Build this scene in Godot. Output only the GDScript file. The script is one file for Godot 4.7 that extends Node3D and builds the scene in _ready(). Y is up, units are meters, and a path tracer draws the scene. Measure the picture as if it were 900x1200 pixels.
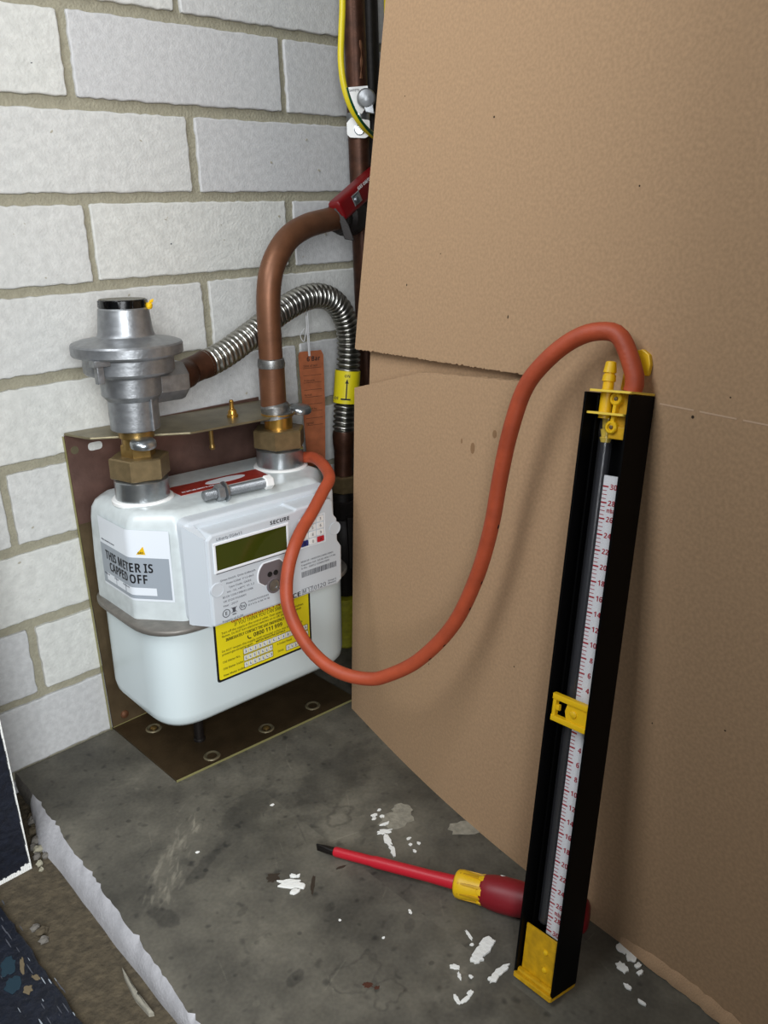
extends Node3D
# Gas meter corner. Lengths are millimetres in the code and are turned to metres when a mesh is committed.
const S := 0.001
const FLOOR := -70.0                       # the slab's top in the survey's own height scale
var W := Transform3D(Basis(), Vector3(0, 70, 0))        # the room
var M := Transform3D(Basis(Vector3(0.9995, -0.0262, 0.0174), Vector3(0.0262, 0.9997, 0.0005), Vector3(-0.0175, 0.0, 0.9998)).orthonormalized(), Vector3(-19.7, 264.6, 74))   # the meter, from its left spigot
var G := Transform3D(Basis(Vector3(-0.0527, 0.0715, 0.9961), Vector3(0.2114, 0.9756, -0.0588), Vector3(-0.976, 0.2075, -0.0665)).orthonormalized(), Vector3(5.5, 3.0, 482.5))   # the leaning gauge
var rng := RandomNumberGenerator.new()
var base_of := {}
var taken := {}
var T := {}                                # shared textures
var C := {}                                # shared materials
var sans: SystemFont
var sans_bold: SystemFont


# ---------------------------------------------------------------- meshes
class Mb:
	var v := PackedVector3Array()
	var uv := PackedVector2Array()
	func tri(a: Vector3, b: Vector3, c: Vector3) -> void:
		v.append(a); v.append(b); v.append(c)
	func quad(a: Vector3, b: Vector3, c: Vector3, d: Vector3) -> void:
		tri(a, b, c); tri(a, c, d)
	func strip(r0: PackedVector3Array, r1: PackedVector3Array, closed := true) -> void:
		var n := r0.size()
		for i in (n if closed else n - 1):
			var j := (i + 1) % n
			quad(r0[i], r0[j], r1[j], r1[i])
	func fan(r: PackedVector3Array, flip := false) -> void:
		var c := Vector3.ZERO
		for p in r: c += p
		c /= r.size()
		for i in r.size():
			var j := (i + 1) % r.size()
			if flip: tri(c, r[j], r[i])
			else: tri(c, r[i], r[j])
	func mesh(base: Vector3, crease := 38.0) -> ArrayMesh:
		var out := PackedVector3Array(); var nor := PackedVector3Array(); var face := PackedVector3Array(); var near := {}
		var lim := cos(deg_to_rad(crease))
		for i in range(0, v.size(), 3):
			face.append((v[i + 1] - v[i]).cross(v[i + 2] - v[i]))
		for i in v.size():
			var k := Vector3i((v[i] * 50.0).round())
			if near.has(k): near[k].append(i / 3)
			else: near[k] = PackedInt32Array([i / 3])
		for f in range(0, v.size(), 3):
			var fn := face[f / 3]
			if fn.length_squared() < 1e-14: continue
			var fu := fn.normalized()
			for q in [0, 2, 1]:
				var p := v[f + q]
				var sum := Vector3.ZERO
				for g in near[Vector3i((p * 50.0).round())]:
					var h := face[g]
					if h.length_squared() > 1e-14 and h.normalized().dot(fu) > lim: sum += h
				out.append((p - base) * 0.001)
				nor.append(sum.normalized() if sum.length_squared() > 1e-16 else fu)
		var a := []
		a.resize(Mesh.ARRAY_MAX)
		a[Mesh.ARRAY_VERTEX] = out; a[Mesh.ARRAY_NORMAL] = nor
		var m := ArrayMesh.new()
		if out.size() > 2: m.add_surface_from_arrays(Mesh.PRIMITIVE_TRIANGLES, a)
		return m


func lathe(m: Mb, x: Transform3D, prof: Array, n := 32) -> void:      # profile (radius, height) from the bottom up
	var last := PackedVector3Array()
	for k in prof.size():
		var ring := PackedVector3Array()
		for i in n:
			var a := -TAU * i / n
			ring.append(x * Vector3(prof[k].x * cos(a), prof[k].y, prof[k].x * sin(a)))
		if k > 0: m.strip(last, ring)
		elif prof[k].x > 0.001: m.fan(ring, true)
		last = ring
	if prof[-1].x > 0.001: m.fan(last)

func loft(m: Mb, rings: Array, caps := true) -> void:
	for k in range(1, rings.size()): m.strip(rings[k - 1], rings[k])
	if caps: m.fan(rings[0], true); m.fan(rings[-1])

func curve(pts: Array, step := 3.0) -> PackedVector3Array:            # Catmull-Rom through the points
	var out := PackedVector3Array()
	for i in pts.size() - 1:
		var a: Vector3 = pts[i]; var b: Vector3 = pts[i + 1]
		var pa: Vector3 = pts[i - 1] if i > 0 else a * 2 - b
		var pb: Vector3 = pts[i + 2] if i + 2 < pts.size() else b * 2 - a
		var n := maxi(1, int(a.distance_to(b) / step))
		for k in n: out.append(a.cubic_interpolate(b, pa, pb, float(k) / n))
	out.append(pts[-1])
	return out

func tube(m: Mb, p: PackedVector3Array, radius, n := 16, round_ends := 0.0) -> void:   # radius: a number or func(distance)
	var d := (p[1] - p[0]).normalized()
	var u := d.cross(Vector3.UP if absf(d.y) < 0.9 else Vector3.RIGHT).normalized()
	var rings := []
	var s := 0.0
	for i in p.size():
		if i > 0: s += p[i].distance_to(p[i - 1])
		var t := (p[mini(i + 1, p.size() - 1)] - p[maxi(i - 1, 0)]).normalized()
		u = (u - t * u.dot(t)).normalized()
		var w := t.cross(u)
		var r: float = radius.call(s) if radius is Callable else float(radius)
		var ring := PackedVector3Array()
		for k in n: ring.append(p[i] + (u * cos(TAU * k / n) + w * sin(TAU * k / n)) * r)
		if i == 0 and round_ends > 0: rings.append(shrink(ring, p[0] - t * round_ends, 0.6))
		rings.append(ring)
		if i == p.size() - 1 and round_ends > 0: rings.append(shrink(ring, p[i] + t * round_ends, 0.6))
	loft(m, rings)

func shrink(ring: PackedVector3Array, c: Vector3, k: float) -> PackedVector3Array:
	var mid := Vector3.ZERO
	for q in ring: mid += q
	mid /= ring.size()
	var out := PackedVector3Array()
	for q in ring: out.append(c + (q - mid) * k)
	return out

func inset(poly: PackedVector2Array, d: float) -> PackedVector2Array:
	var out := PackedVector2Array(); var n := poly.size()
	for i in n:
		var a := (poly[i] - poly[(i + n - 1) % n]).normalized(); var b := (poly[(i + 1) % n] - poly[i]).normalized()
		var na := Vector2(-a.y, a.x); var nb := Vector2(-b.y, b.x)
		var s := na + nb
		out.append(poly[i] + s * (d / maxf(0.4, 1.0 + na.dot(nb))))
	return out

func ccw(poly: PackedVector2Array) -> PackedVector2Array:
	var p := poly.duplicate()
	if Geometry2D.is_polygon_clockwise(p) : pass
	var area := 0.0
	for i in p.size(): area += p[i].cross(p[(i + 1) % p.size()])
	if area < 0: p.reverse()
	return p

func prism(m: Mb, x: Transform3D, poly2: PackedVector2Array, z0: float, z1: float, bev := 0.0, back_bev := 0.0) -> void:   # polygon in XY pulled along Z
	var poly := ccw(poly2)
	var rings := []
	var lift := func(q: PackedVector2Array, z: float) -> PackedVector3Array:
		var r := PackedVector3Array()
		for a in q: r.append(x * Vector3(a.x, a.y, z))
		return r
	if back_bev > 0: rings.append(lift.call(inset(poly, back_bev), z0)); rings.append(lift.call(poly, z0 + back_bev))
	else: rings.append(lift.call(poly, z0))
	var top := poly
	if bev > 0:
		rings.append(lift.call(poly, z1 - bev))
		var half := inset(poly, bev * 0.3)
		rings.append(lift.call(half, z1 - bev * 0.3))
		top = inset(poly, bev)
	rings.append(lift.call(top, z1))
	loft(m, rings, false)
	var ids := Geometry2D.triangulate_polygon(poly)
	for k in range(0, ids.size(), 3):
		var a := ids[k]; var b := ids[k + 1]; var c := ids[k + 2]
		if (poly[b] - poly[a]).cross(poly[c] - poly[a]) < 0: var w := b; b = c; c = w
		m.tri(rings[-1][a], rings[-1][b], rings[-1][c]); m.tri(rings[0][a], rings[0][c], rings[0][b])

func rect(x0: float, y0: float, x1: float, y1: float, r := 0.0, n := 4) -> PackedVector2Array:
	return fillet(PackedVector2Array([Vector2(x0, y0), Vector2(x1, y0), Vector2(x1, y1), Vector2(x0, y1)]), r, n)

func fillet(poly: PackedVector2Array, r: float, n := 4) -> PackedVector2Array:
	if r <= 0: return poly
	var out := PackedVector2Array(); var k := poly.size()
	for i in k:
		var p := poly[i]; var a := (poly[(i + k - 1) % k] - p); var b := (poly[(i + 1) % k] - p)
		var ang := absf(a.angle_to(b))
		var cut := minf(minf(r / tan(ang / 2), a.length() * 0.49), b.length() * 0.49)
		var pa := p + a.normalized() * cut; var pb := p + b.normalized() * cut
		for j in n + 1:
			var t := float(j) / n
			out.append(pa.lerp(p, t).lerp(p.lerp(pb, t), t))
	return out

func move(p: PackedVector2Array, by: Vector2) -> PackedVector2Array:
	return Transform2D(0.0, by) * p

func ngon(r: float, n: int, at := Vector2.ZERO, turn := 0.0, sy := 1.0) -> PackedVector2Array:
	var p := PackedVector2Array()
	for i in n: p.append(at + Vector2(r * cos(turn + TAU * i / n), r * sy * sin(turn + TAU * i / n)))
	return p

func box(m: Mb, x: Transform3D, lo: Vector3, hi: Vector3, bev := 0.0) -> void:
	prism(m, x, rect(lo.x, lo.y, hi.x, hi.y), lo.z, hi.z, bev, bev)

func along(a: Vector3, b: Vector3) -> Transform3D:                    # a frame whose y axis runs from a to b
	var y := (b - a).normalized()
	var xx := y.cross(Vector3.BACK if absf(y.z) < 0.9 else Vector3.RIGHT).normalized()
	return Transform3D(Basis(xx, y, xx.cross(y)), a)

func face(at: Vector3, nx: Vector3, ny: Vector3) -> Transform3D:
	return Transform3D(Basis(nx.normalized(), ny.normalized(), nx.cross(ny).normalized()), at)

const ID := Transform3D.IDENTITY
const LAY := Transform3D(Basis(Vector3(1, 0, 0), Vector3(0, 0, -1), Vector3(0, 1, 0)), Vector3.ZERO)   # XY polygon laid flat: (x, y) -> (x, -z), up along y

func ring3(poly: PackedVector2Array, y: float) -> PackedVector3Array:   # plan polygon (x, z) at a height, wound for loft() upwards
	var p := ccw(poly); p.reverse()
	var r := PackedVector3Array()
	for q in p: r.append(Vector3(q.x, y, q.y))
	return r


# ---------------------------------------------------------------- nodes
func numbered(n: String) -> String:
	if not taken.has(n):
		taken[n] = 0
		return n
	taken[n] += 1
	return "%s_%03d" % [n, taken[n]]

func tag(o: Node3D, label: String, category: String, group := "") -> void:
	o.set_meta("label", label); o.set_meta("category", category)
	if group: o.set_meta("group", group)

func thing(called: String, label: String, category: String, frame: Transform3D, base: Vector3, group := "") -> Node3D:
	var o := Node3D.new()
	o.name = numbered(called)
	add_child(o, true)
	o.transform = Transform3D(frame.basis, (frame * base) * S)
	base_of[o] = base
	tag(o, label, category, group)
	return o

func part(called: String, m: Mb, material: Material, parent: Node3D, crease := 38.0) -> MeshInstance3D:
	var o := MeshInstance3D.new()
	o.name = called
	base_of[o] = base_of[parent]
	o.mesh = m.mesh(base_of[parent], crease)
	o.material_override = material
	parent.add_child(o, true)
	return o

func struct(called: String, m: Mb, material: Material, crease := 38.0) -> MeshInstance3D:
	var o := MeshInstance3D.new()
	o.name = called
	base_of[o] = Vector3.ZERO
	o.mesh = m.mesh(Vector3.ZERO, crease)
	o.material_override = material
	o.position = W.origin * S
	o.set_meta("kind", "structure")
	add_child(o, true)
	return o

func letters(s: String, cap: float, bold: bool, stretch := 1.0) -> Mb:     # flat lettering, left end and middle of the capitals at the origin, 0.12 mm thick
	var t := TextMesh.new()
	t.text = s; t.font = sans_bold if bold else sans
	t.font_size = 32; t.pixel_size = cap / (0.714 * 32.0); t.depth = 0.12; t.curve_step = 3.0
	t.horizontal_alignment = HORIZONTAL_ALIGNMENT_LEFT; t.vertical_alignment = VERTICAL_ALIGNMENT_CENTER
	var a := t.get_mesh_arrays()
	var m := Mb.new()
	if a.is_empty(): return m
	var pv: PackedVector3Array = a[Mesh.ARRAY_VERTEX]
	var ix: PackedInt32Array = a[Mesh.ARRAY_INDEX] if a[Mesh.ARRAY_INDEX] else PackedInt32Array(range(pv.size()))
	var lo := 1e9
	for p in pv: lo = minf(lo, p.x)
	for k in range(0, ix.size(), 3):
		var q := []
		for j in [0, 2, 1]: q.append(Vector3((pv[ix[k + j]].x - lo) * stretch, pv[ix[k + j]].y, pv[ix[k + j]].z))
		m.tri(q[0], q[1], q[2])
	return m

func width_of(m: Mb) -> float:
	var w := 0.0
	for p in m.v: w = maxf(w, p.x)
	return w

func text(parent: Node3D, s: String, cap: float, x: Transform3D, material: Material, bold := false, fit := 0.0, center := false, called := "lettering") -> MeshInstance3D:
	var m := letters(s, cap, bold)
	var w := width_of(m)
	var k := fit / w if fit > 0 and w > 0 else 1.0
	for i in m.v.size():
		var p := m.v[i]
		m.v[i] = x * Vector3(p.x * k - (w * k * 0.5 if center else 0.0), p.y, p.z)
	return part(called, m, material, parent, 20)


# ---------------------------------------------------------------- materials
func noise(freq: float, octaves := 4, seed_ := 1, kind := FastNoiseLite.TYPE_SIMPLEX_SMOOTH) -> FastNoiseLite:
	var n := FastNoiseLite.new()
	n.noise_type = kind; n.frequency = freq; n.fractal_octaves = octaves; n.seed = seed_
	return n

func mottle(freq: float, lo: float, hi: float, seed_: int, octaves := 4, size := 512, contrast := 1.0) -> ImageTexture:   # grey noise between lo and hi
	var im := noise(freq, octaves, seed_).get_seamless_image(size, size)
	im.convert(Image.FORMAT_L8)
	var d := im.get_data()
	for i in d.size(): d[i] = int(clampf(lo + (hi - lo) * clampf((d[i] / 255.0 - 0.5) * contrast + 0.5, 0, 1), 0, 1) * 255.0)
	return ImageTexture.create_from_image(Image.create_from_data(size, size, false, Image.FORMAT_L8, d))

func bumps(freq: float, strength: float, seed_: int, octaves := 4, size := 512) -> ImageTexture:
	var im := noise(freq, octaves, seed_).get_seamless_image(size, size)
	im.convert(Image.FORMAT_RGBA8)
	im.bump_map_to_normal_map(strength)
	return ImageTexture.create_from_image(im)

func mat(c: Color, rough := 0.6, metal := 0.0, tex = null, bump = null, scale := 10.0, depth := 1.0) -> StandardMaterial3D:
	var m := StandardMaterial3D.new()
	m.albedo_color = c; m.roughness = rough; m.metallic = metal; m.metallic_specular = 0.5
	if tex or bump:
		m.uv1_triplanar = true
		m.uv1_scale = Vector3.ONE * scale
	if tex: m.albedo_texture = tex
	if bump:
		m.normal_enabled = true; m.normal_texture = bump; m.normal_scale = depth
	return m

func make_materials() -> void:
	T.soft = mottle(0.012, 0.80, 1.0, 3)
	T.blotch = mottle(0.02, 0.76, 1.0, 5, 5, 512, 1.3)
	T.plaster = mottle(0.03, 0.90, 1.0, 41, 6)
	T.fine = mottle(0.12, 0.86, 1.0, 7, 3)
	T.grain = bumps(0.09, 3.0, 11, 4)
	T.coarse = bumps(0.03, 5.0, 13, 5)
	C.brick = []
	for k in 4:
		var g := 0.85 - 0.015 * k
		C.brick.append(mat(Color(g, g * 1.0, g * (0.972 + 0.008 * k)), 0.85, 0, T.plaster, T.grain, 5.0 + k, 0.30))
	C.brick_dirt = mat(Color(0.66, 0.64, 0.58), 0.9)
	C.mortar = mat(Color(0.63, 0.61, 0.53), 0.95, 0, T.plaster, T.grain, 6, 0.6)
	C.wall = mat(Color(0.62, 0.60, 0.57), 0.95)
	C.wall_dark = mat(Color(0.16, 0.16, 0.17), 0.9)  # kept dark so these unseen walls bounce little light
	C.ground = mat(Color(0.345, 0.305, 0.235), 0.95, 0, T.blotch, T.coarse, 8, 1.0)
	C.edge_paint = mat(Color(0.76, 0.755, 0.765), 0.6, 0, T.plaster, T.grain, 6, 0.4)
	C.splat = mat(Color(0.93, 0.93, 0.91), 0.75, 0, null, T.coarse, 20, 0.6)
	C.cement = mat(Color(0.62, 0.60, 0.54), 0.9, 0, T.soft, T.coarse, 20, 0.6)
	C.smear = mat(Color(0.40, 0.39, 0.355), 0.9, 0, T.plaster, T.coarse, 20, 0.5)
	C.damp = mat(Color(0.335, 0.32, 0.285), 0.6, 0, T.plaster, T.coarse, 4, 0.1)
	C.oil = mat(Color(0.20, 0.16, 0.12), 0.6)
	C.rust = mat(Color(0.28, 0.14, 0.07), 0.8)
	C.card = mat(Color(0.735, 0.60, 0.46), 0.9, 0, T.fine, T.grain, 5, 0.04)
	C.card_edge = mat(Color(0.76, 0.62, 0.48), 0.95, 0, T.fine, T.grain, 12, 0.6)
	C.speck = mat(Color(0.22, 0.16, 0.10), 0.9)
	C.grease = mat(Color(0.55, 0.42, 0.29), 0.8)
	C.crease = mat(Color(0.78, 0.66, 0.55), 0.9)
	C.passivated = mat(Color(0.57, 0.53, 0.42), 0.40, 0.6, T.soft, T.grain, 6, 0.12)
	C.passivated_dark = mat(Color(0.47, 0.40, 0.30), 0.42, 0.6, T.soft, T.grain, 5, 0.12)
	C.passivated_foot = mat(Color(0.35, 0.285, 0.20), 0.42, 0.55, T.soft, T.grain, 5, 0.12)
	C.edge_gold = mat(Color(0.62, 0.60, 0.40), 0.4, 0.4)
	C.plate_pink = mat(Color(0.53, 0.41, 0.37), 0.36, 0.6, T.soft, T.grain, 5, 0.12)  # darkened: shading and reflection under the shelf put into the colour
	C.enamel = mat(Color(0.83, 0.875, 0.88), 0.26)  # slightly cyan: sky reflection on the lower case put into the colour
	C.enamel_top = mat(Color(0.82, 0.85, 0.85), 0.3, 0, T.plaster, null, 5)
	C.enamel_dust = mat(Color(0.78, 0.79, 0.78), 0.42, 0, T.blotch, null, 10)
	C.seam = mat(Color(0.52, 0.50, 0.47), 0.42, 0.3, T.soft, T.grain, 12, 0.15)
	C.plastic = mat(Color(0.80, 0.825, 0.845), 0.38)
	C.plastic_line = mat(Color(0.93, 0.94, 0.95), 0.4)
	C.zinc = mat(Color(0.72, 0.74, 0.75), 0.28, 0.9, T.soft, T.grain, 12, 0.1)
	C.cast = mat(Color(0.64, 0.65, 0.66), 0.40, 0.75, T.soft, T.coarse, 14, 0.2)
	C.brass = mat(Color(0.66, 0.54, 0.32), 0.34, 0.8, T.soft, T.grain, 14, 0.10)
	C.brass_dull = mat(Color(0.58, 0.50, 0.36), 0.40, 0.65, T.soft, T.grain, 14, 0.12)
	C.brass_bright = mat(Color(0.80, 0.62, 0.30), 0.3, 0.9)
	C.copper = mat(Color(0.50, 0.335, 0.235), 0.45, 0.5, T.soft, T.grain, 8, 0.10)
	C.copper_dark = mat(Color(0.32, 0.20, 0.14), 0.45, 0.6, T.blotch, T.grain, 8, 0.2)
	C.solder = mat(Color(0.62, 0.62, 0.61), 0.4, 0.85, T.blotch, T.grain, 20, 0.4)
	C.steel = mat(Color(0.66, 0.655, 0.63), 0.28, 1.0)
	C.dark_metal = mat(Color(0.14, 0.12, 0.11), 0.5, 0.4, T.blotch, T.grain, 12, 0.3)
	C.black = mat(Color(0.02, 0.02, 0.022), 0.5)
	C.black.metallic_specular = 0.2
	C.cap = mat(Color(0.02, 0.02, 0.022), 0.2)
	C.black_soft = mat(Color(0.035, 0.035, 0.035), 0.6)
	C.ink = mat(Color(0.05, 0.05, 0.06), 0.6)
	C.ink_grey = mat(Color(0.30, 0.31, 0.34), 0.6)
	C.ink_red = mat(Color(0.62, 0.06, 0.14), 0.6)
	C.ink_blue = mat(Color(0.12, 0.16, 0.42), 0.5)
	C.red_label = mat(Color(0.64, 0.20, 0.15), 0.45, 0, T.soft, null, 20)
	C.yellow_label = mat(Color(0.93, 0.86, 0.10), 0.45)
	C.white_print = mat(Color(0.90, 0.91, 0.90), 0.5)
	C.sticker_white = mat(Color(0.88, 0.90, 0.92), 0.32)
	C.sticker_grey = mat(Color(0.60, 0.63, 0.66), 0.42)
	C.lcd = mat(Color(0.22, 0.25, 0.06), 0.12)
	C.sensor = mat(Color(0.42, 0.39, 0.40), 0.35)
	C.yellow = mat(Color(0.90, 0.72, 0.07), 0.42)
	C.yellow_dirty = mat(Color(0.86, 0.66, 0.06), 0.5, 0, T.soft, null, 18)
	C.yellow_pale = mat(Color(0.93, 0.80, 0.30), 0.45)
	C.rubber = mat(Color(0.74, 0.32, 0.185), 0.55, 0, T.soft, T.grain, 6, 0.2)
	C.rubber_scuff = mat(Color(0.10, 0.05, 0.04), 0.7)
	C.red = mat(Color(0.74, 0.10, 0.165), 0.42)
	C.red_dark = mat(Color(0.52, 0.075, 0.12), 0.45)
	C.red_valve = mat(Color(0.42, 0.04, 0.06), 0.35)
	C.tag_orange = mat(Color(0.74, 0.42, 0.26), 0.85, 0, T.soft, null, 12)
	C.wire_yellow = mat(Color(0.86, 0.78, 0.12), 0.4)
	C.wire_green = mat(Color(0.05, 0.30, 0.18), 0.4)
	C.white = mat(Color(0.93, 0.93, 0.92), 0.5)
	C.string = mat(Color(0.90, 0.90, 0.90), 0.5)
	C.navy = mat(Color(0.09, 0.11, 0.16), 0.45, 0, T.blotch, T.coarse, 9, 0.5)
	C.paint_teal = mat(Color(0.09, 0.19, 0.24), 0.6)
	C.wood = mat(Color(0.42, 0.37, 0.28), 0.9)
	C.scale = mat(Color(0.92, 0.92, 0.93), 0.4, 0, T.fine, null, 20)
	C.stone = mat(Color(0.47, 0.45, 0.42), 0.95, 0, T.blotch, T.coarse, 20, 0.8)
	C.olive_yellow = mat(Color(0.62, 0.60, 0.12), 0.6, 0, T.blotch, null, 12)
	var g := StandardMaterial3D.new()
	g.albedo_color = Color(0.40, 0.40, 0.42, 0.10); g.transparency = BaseMaterial3D.TRANSPARENCY_ALPHA
	g.roughness = 0.2; g.metallic_specular = 0.4
	C.glass = g


# ---------------------------------------------------------------- camera and light
func view() -> void:
	var cam := Camera3D.new()
	cam.name = "camera"
	cam.fov = 63.32; cam.near = 0.02; cam.far = 50
	cam.position = Vector3(-348.6, 501.4, 742.6) * S
	cam.rotation = Vector3(-0.3468, -0.75287, -0.02923)
	add_child(cam)
	cam.current = true
	var e := Environment.new()
	e.background_mode = Environment.BG_COLOR
	e.background_color = Color(0.90, 0.95, 1.0)
	e.background_energy_multiplier = 0.10
	e.tonemap_mode = Environment.TONE_MAPPER_LINEAR
	e.tonemap_exposure = 1.0
	e.sdfgi_enabled = true; e.ssao_enabled = true; e.ssil_enabled = true
	var we := WorldEnvironment.new()
	we.name = "daylight"; we.environment = e
	add_child(we)
	# area lamps outside the doorway: daylight beside the post, added fill behind the viewer
	for d in [[Vector3(-0.50, 1.00, 0.30), Vector3(0.05, 0.55, 0.05), Vector2(0.3, 0.5), 0.55], [Vector3(-0.60, 0.68, 1.25), Vector3(0.0, 0.40, 0.0), Vector2(0.6, 0.6), 2.1]]:
		var a := AreaLight3D.new()
		a.name = "daylight_and_fill"
		a.area_size = d[2]
		a.light_color = Color(0.97, 0.985, 1.0)
		a.light_energy = d[3]
		a.shadow_enabled = true
		add_child(a, true)
		a.look_at_from_position(d[0], d[1])


func _ready() -> void:
	rng.seed = 4
	sans = SystemFont.new(); sans.font_names = PackedStringArray(["Droid Sans"])
	sans_bold = SystemFont.new(); sans_bold.font_names = PackedStringArray(["Droid Sans"]); sans_bold.font_weight = 700
	view()
	make_materials()
	room()
	brick_wall()
	floor_slab()
	cardboard()
	bracket()
	gas_meter()
	regulator()
	copper_loop()
	flexible_hose()
	wall_pipes()
	valve_and_fittings()
	pressure_gauge()
	rubber_hose()
	screwdriver()
	doorway()
	floor_marks()


# ---------------------------------------------------------------- the setting
func slab_box(lo: Vector3, hi: Vector3) -> Mb:
	var m := Mb.new()
	box(m, ID, lo, hi)
	return m

func room() -> void:
	struct("wall_right", slab_box(Vector3(430, -95, -100), Vector3(530, 1300, 1100)), C.wall)
	struct("wall_front", slab_box(Vector3(-190, -95, 960), Vector3(430, 1300, 1060)), C.wall_dark)
	struct("wall_left", slab_box(Vector3(-300, -95, 0), Vector3(-200, 1300, 60)), C.wall)
	struct("wall_occluder", slab_box(Vector3(-215, -95, 720), Vector3(-190, 1300, 1060)), C.wall_dark)  # unseen jamb wall added to shade the lower right of the cardboard
	struct("ceiling", slab_box(Vector3(-300, 1300, -100), Vector3(530, 1400, 1100)), C.wall)

func brick_wall() -> void:
	var m := Mb.new()
	box(m, ID, Vector3(-330, -95, -110), Vector3(430, 1300, -3.2))
	var wall := struct("wall_back", m, C.mortar)
	for row in range(-2, 13):
		var odd := posmod(row, 2) == 1
		var y0 := row * 75.0
		for k in range(-2, 3):
			var x0 := k * 225.0 + (0.0 if odd else -112.5) + rng.randf_range(-2, 2)
			var lo := maxf(x0 + 4.2, -200.0); var hi := minf(x0 + 220.8, 428.0)
			if hi - lo < 12: continue
			var b := Mb.new()
			var h0 := y0 + 4.6 + rng.randf_range(-1, 1); var h1 := y0 + 70.4 + rng.randf_range(-1, 1)
			if row == -2: h0 = -94.0
			var pts := PackedVector2Array()
			var put := func(a: Vector2, c: Vector2, n: int) -> void:
				for i in n: pts.append(a.lerp(c, (i + 0.5) / n) + Vector2(rng.randf_range(-0.7, 0.7), rng.randf_range(-0.7, 0.7)))
			var r := 2.0
			var nx := maxi(3, int((hi - lo) / 6.0))
			var corner := func(c: Vector2, d: Vector2) -> void:
				var cut := rng.randf_range(0.5, 1.6)
				var along_x := c + Vector2(d.x * r * cut, 0); var along_y := c + Vector2(0, d.y * r * cut)
				pts.append(along_x if d.x * d.y < 0 else along_y)
				pts.append(c + d * 0.5 * cut)
				pts.append(along_y if d.x * d.y < 0 else along_x)
			put.call(Vector2(lo + r, h0), Vector2(hi - r, h0), nx)
			corner.call(Vector2(hi, h0), Vector2(-1, 1))
			put.call(Vector2(hi, h0 + r), Vector2(hi, h1 - r), 11)
			corner.call(Vector2(hi, h1), Vector2(-1, -1))
			put.call(Vector2(hi - r, h1), Vector2(lo + r, h1), nx)
			corner.call(Vector2(lo, h1), Vector2(1, -1))
			put.call(Vector2(lo, h1 - r), Vector2(lo, h0 + r), 11)
			corner.call(Vector2(lo, h0), Vector2(1, 1))
			var tilt := Transform3D(Basis(Vector3.UP, rng.randf_range(-0.004, 0.004)), Vector3(0, 0, rng.randf_range(-1.0, 0.6)))
			prism(b, tilt, pts, -30, 0.0, 1.3)
			var br := part("brick", b, C.brick[rng.randi() % 4], wall, 50)
			for k2 in rng.randi_range(3, 8):           # dirt specks and small scrapes in the paint
				var mk := Mb.new()
				var mx := rng.randf_range(lo + 8, hi - 8); var my := rng.randf_range(h0 + 5, h1 - 5)
				prism(mk, Transform3D(Basis(Vector3.BACK, rng.randf_range(-0.6, 0.9)), Vector3(mx, my, tilt.origin.z)), ngon(rng.randf_range(0.4, 1.8), 7, Vector2.ZERO, 0.3, rng.randf_range(0.25, 0.8)), -0.5, 0.12)
				part("dirt_speck", mk, C.ink_grey if k2 % 5 == 4 else C.brick_dirt, br)

func floor_slab() -> void:
	var g := slab_box(Vector3(-3000, -195, -600), Vector3(-150, -95, 2600))
	struct("ground", g, C.ground)
	# slab with a ragged, white painted edge along the doorway
	var n := 220
	var top := []; var low := []; var smooth_x := []
	var jag := noise(0.06, 3, 21)
	for i in n + 1:
		var z := 2.0 + i * 4.3
		var k := float(i) / n
		var x := lerpf(-153.0, -171.0, minf(1.0, (z - 30.0) / 330.0)) if z > 30 else -153.0
		x += jag.get_noise_1d(z * 0.3) * 2.5
		var fade := clampf((z - 36.0) / 50.0, 0.0, 1.0)
		smooth_x.append(x); x += jag.get_noise_1d(z * 1.2 + 40.0) * 1.2 + maxf(0.0, jag.get_noise_1d(z * 4.7 + 300) - 0.15) * 4.5
		top.append(Vector3(x, FLOOR, z))
		low.append(Vector3(lerpf(x, -169.0 - 6.0 * k, fade) + jag.get_noise_1d(z * 0.15 + 900) * 2.0, -96, z))
	var m := Mb.new()
	var edge := Mb.new(); var raw_edge := Mb.new()
	for i in n:
		var a: Vector3 = top[i]; var b: Vector3 = top[i + 1]
		m.quad(a, b, Vector3(430, FLOOR, b.z), Vector3(430, FLOOR, a.z))
		var la: Vector3 = low[i]; var lb: Vector3 = low[i + 1]
		var steps := 5
		for s in steps:
			var f0 := float(s) / steps; var f1 := float(s + 1) / steps
			var bulge := func(f: float, p: Vector3, q: Vector3, zz: float) -> Vector3:
				return p.lerp(q, f) + Vector3(-sin(f * PI) * 2.2 + jag.get_noise_2d(zz * 0.25, f * 6.0) * 0.5 * sin(f * PI), sin(f * PI) * 1.5, 0)
			var a2 := Vector3(smooth_x[i], FLOOR, a.z); var b2 := Vector3(smooth_x[i + 1], FLOOR, b.z)
			(edge if a.z > 44.0 else raw_edge).quad(a if s == 0 else bulge.call(f0, a2, la, a.z), bulge.call(f1, a2, la, a.z), bulge.call(f1, b2, lb, b.z), b if s == 0 else bulge.call(f0, b2, lb, b.z))
	m.quad(Vector3(-153, -96, 948), Vector3(430, -96, 948), Vector3(430, FLOOR, 948), Vector3(-171, FLOOR, 948))
	m.quad(Vector3(-153, -96, 0), Vector3(430, -96, 0), Vector3(430, -96, 948), Vector3(-171, -96, 948))
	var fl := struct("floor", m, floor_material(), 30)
	part("painted_edge", edge, C.edge_paint, fl, 60)
	part("broken_edge", raw_edge, C.stone, fl, 60)

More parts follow.
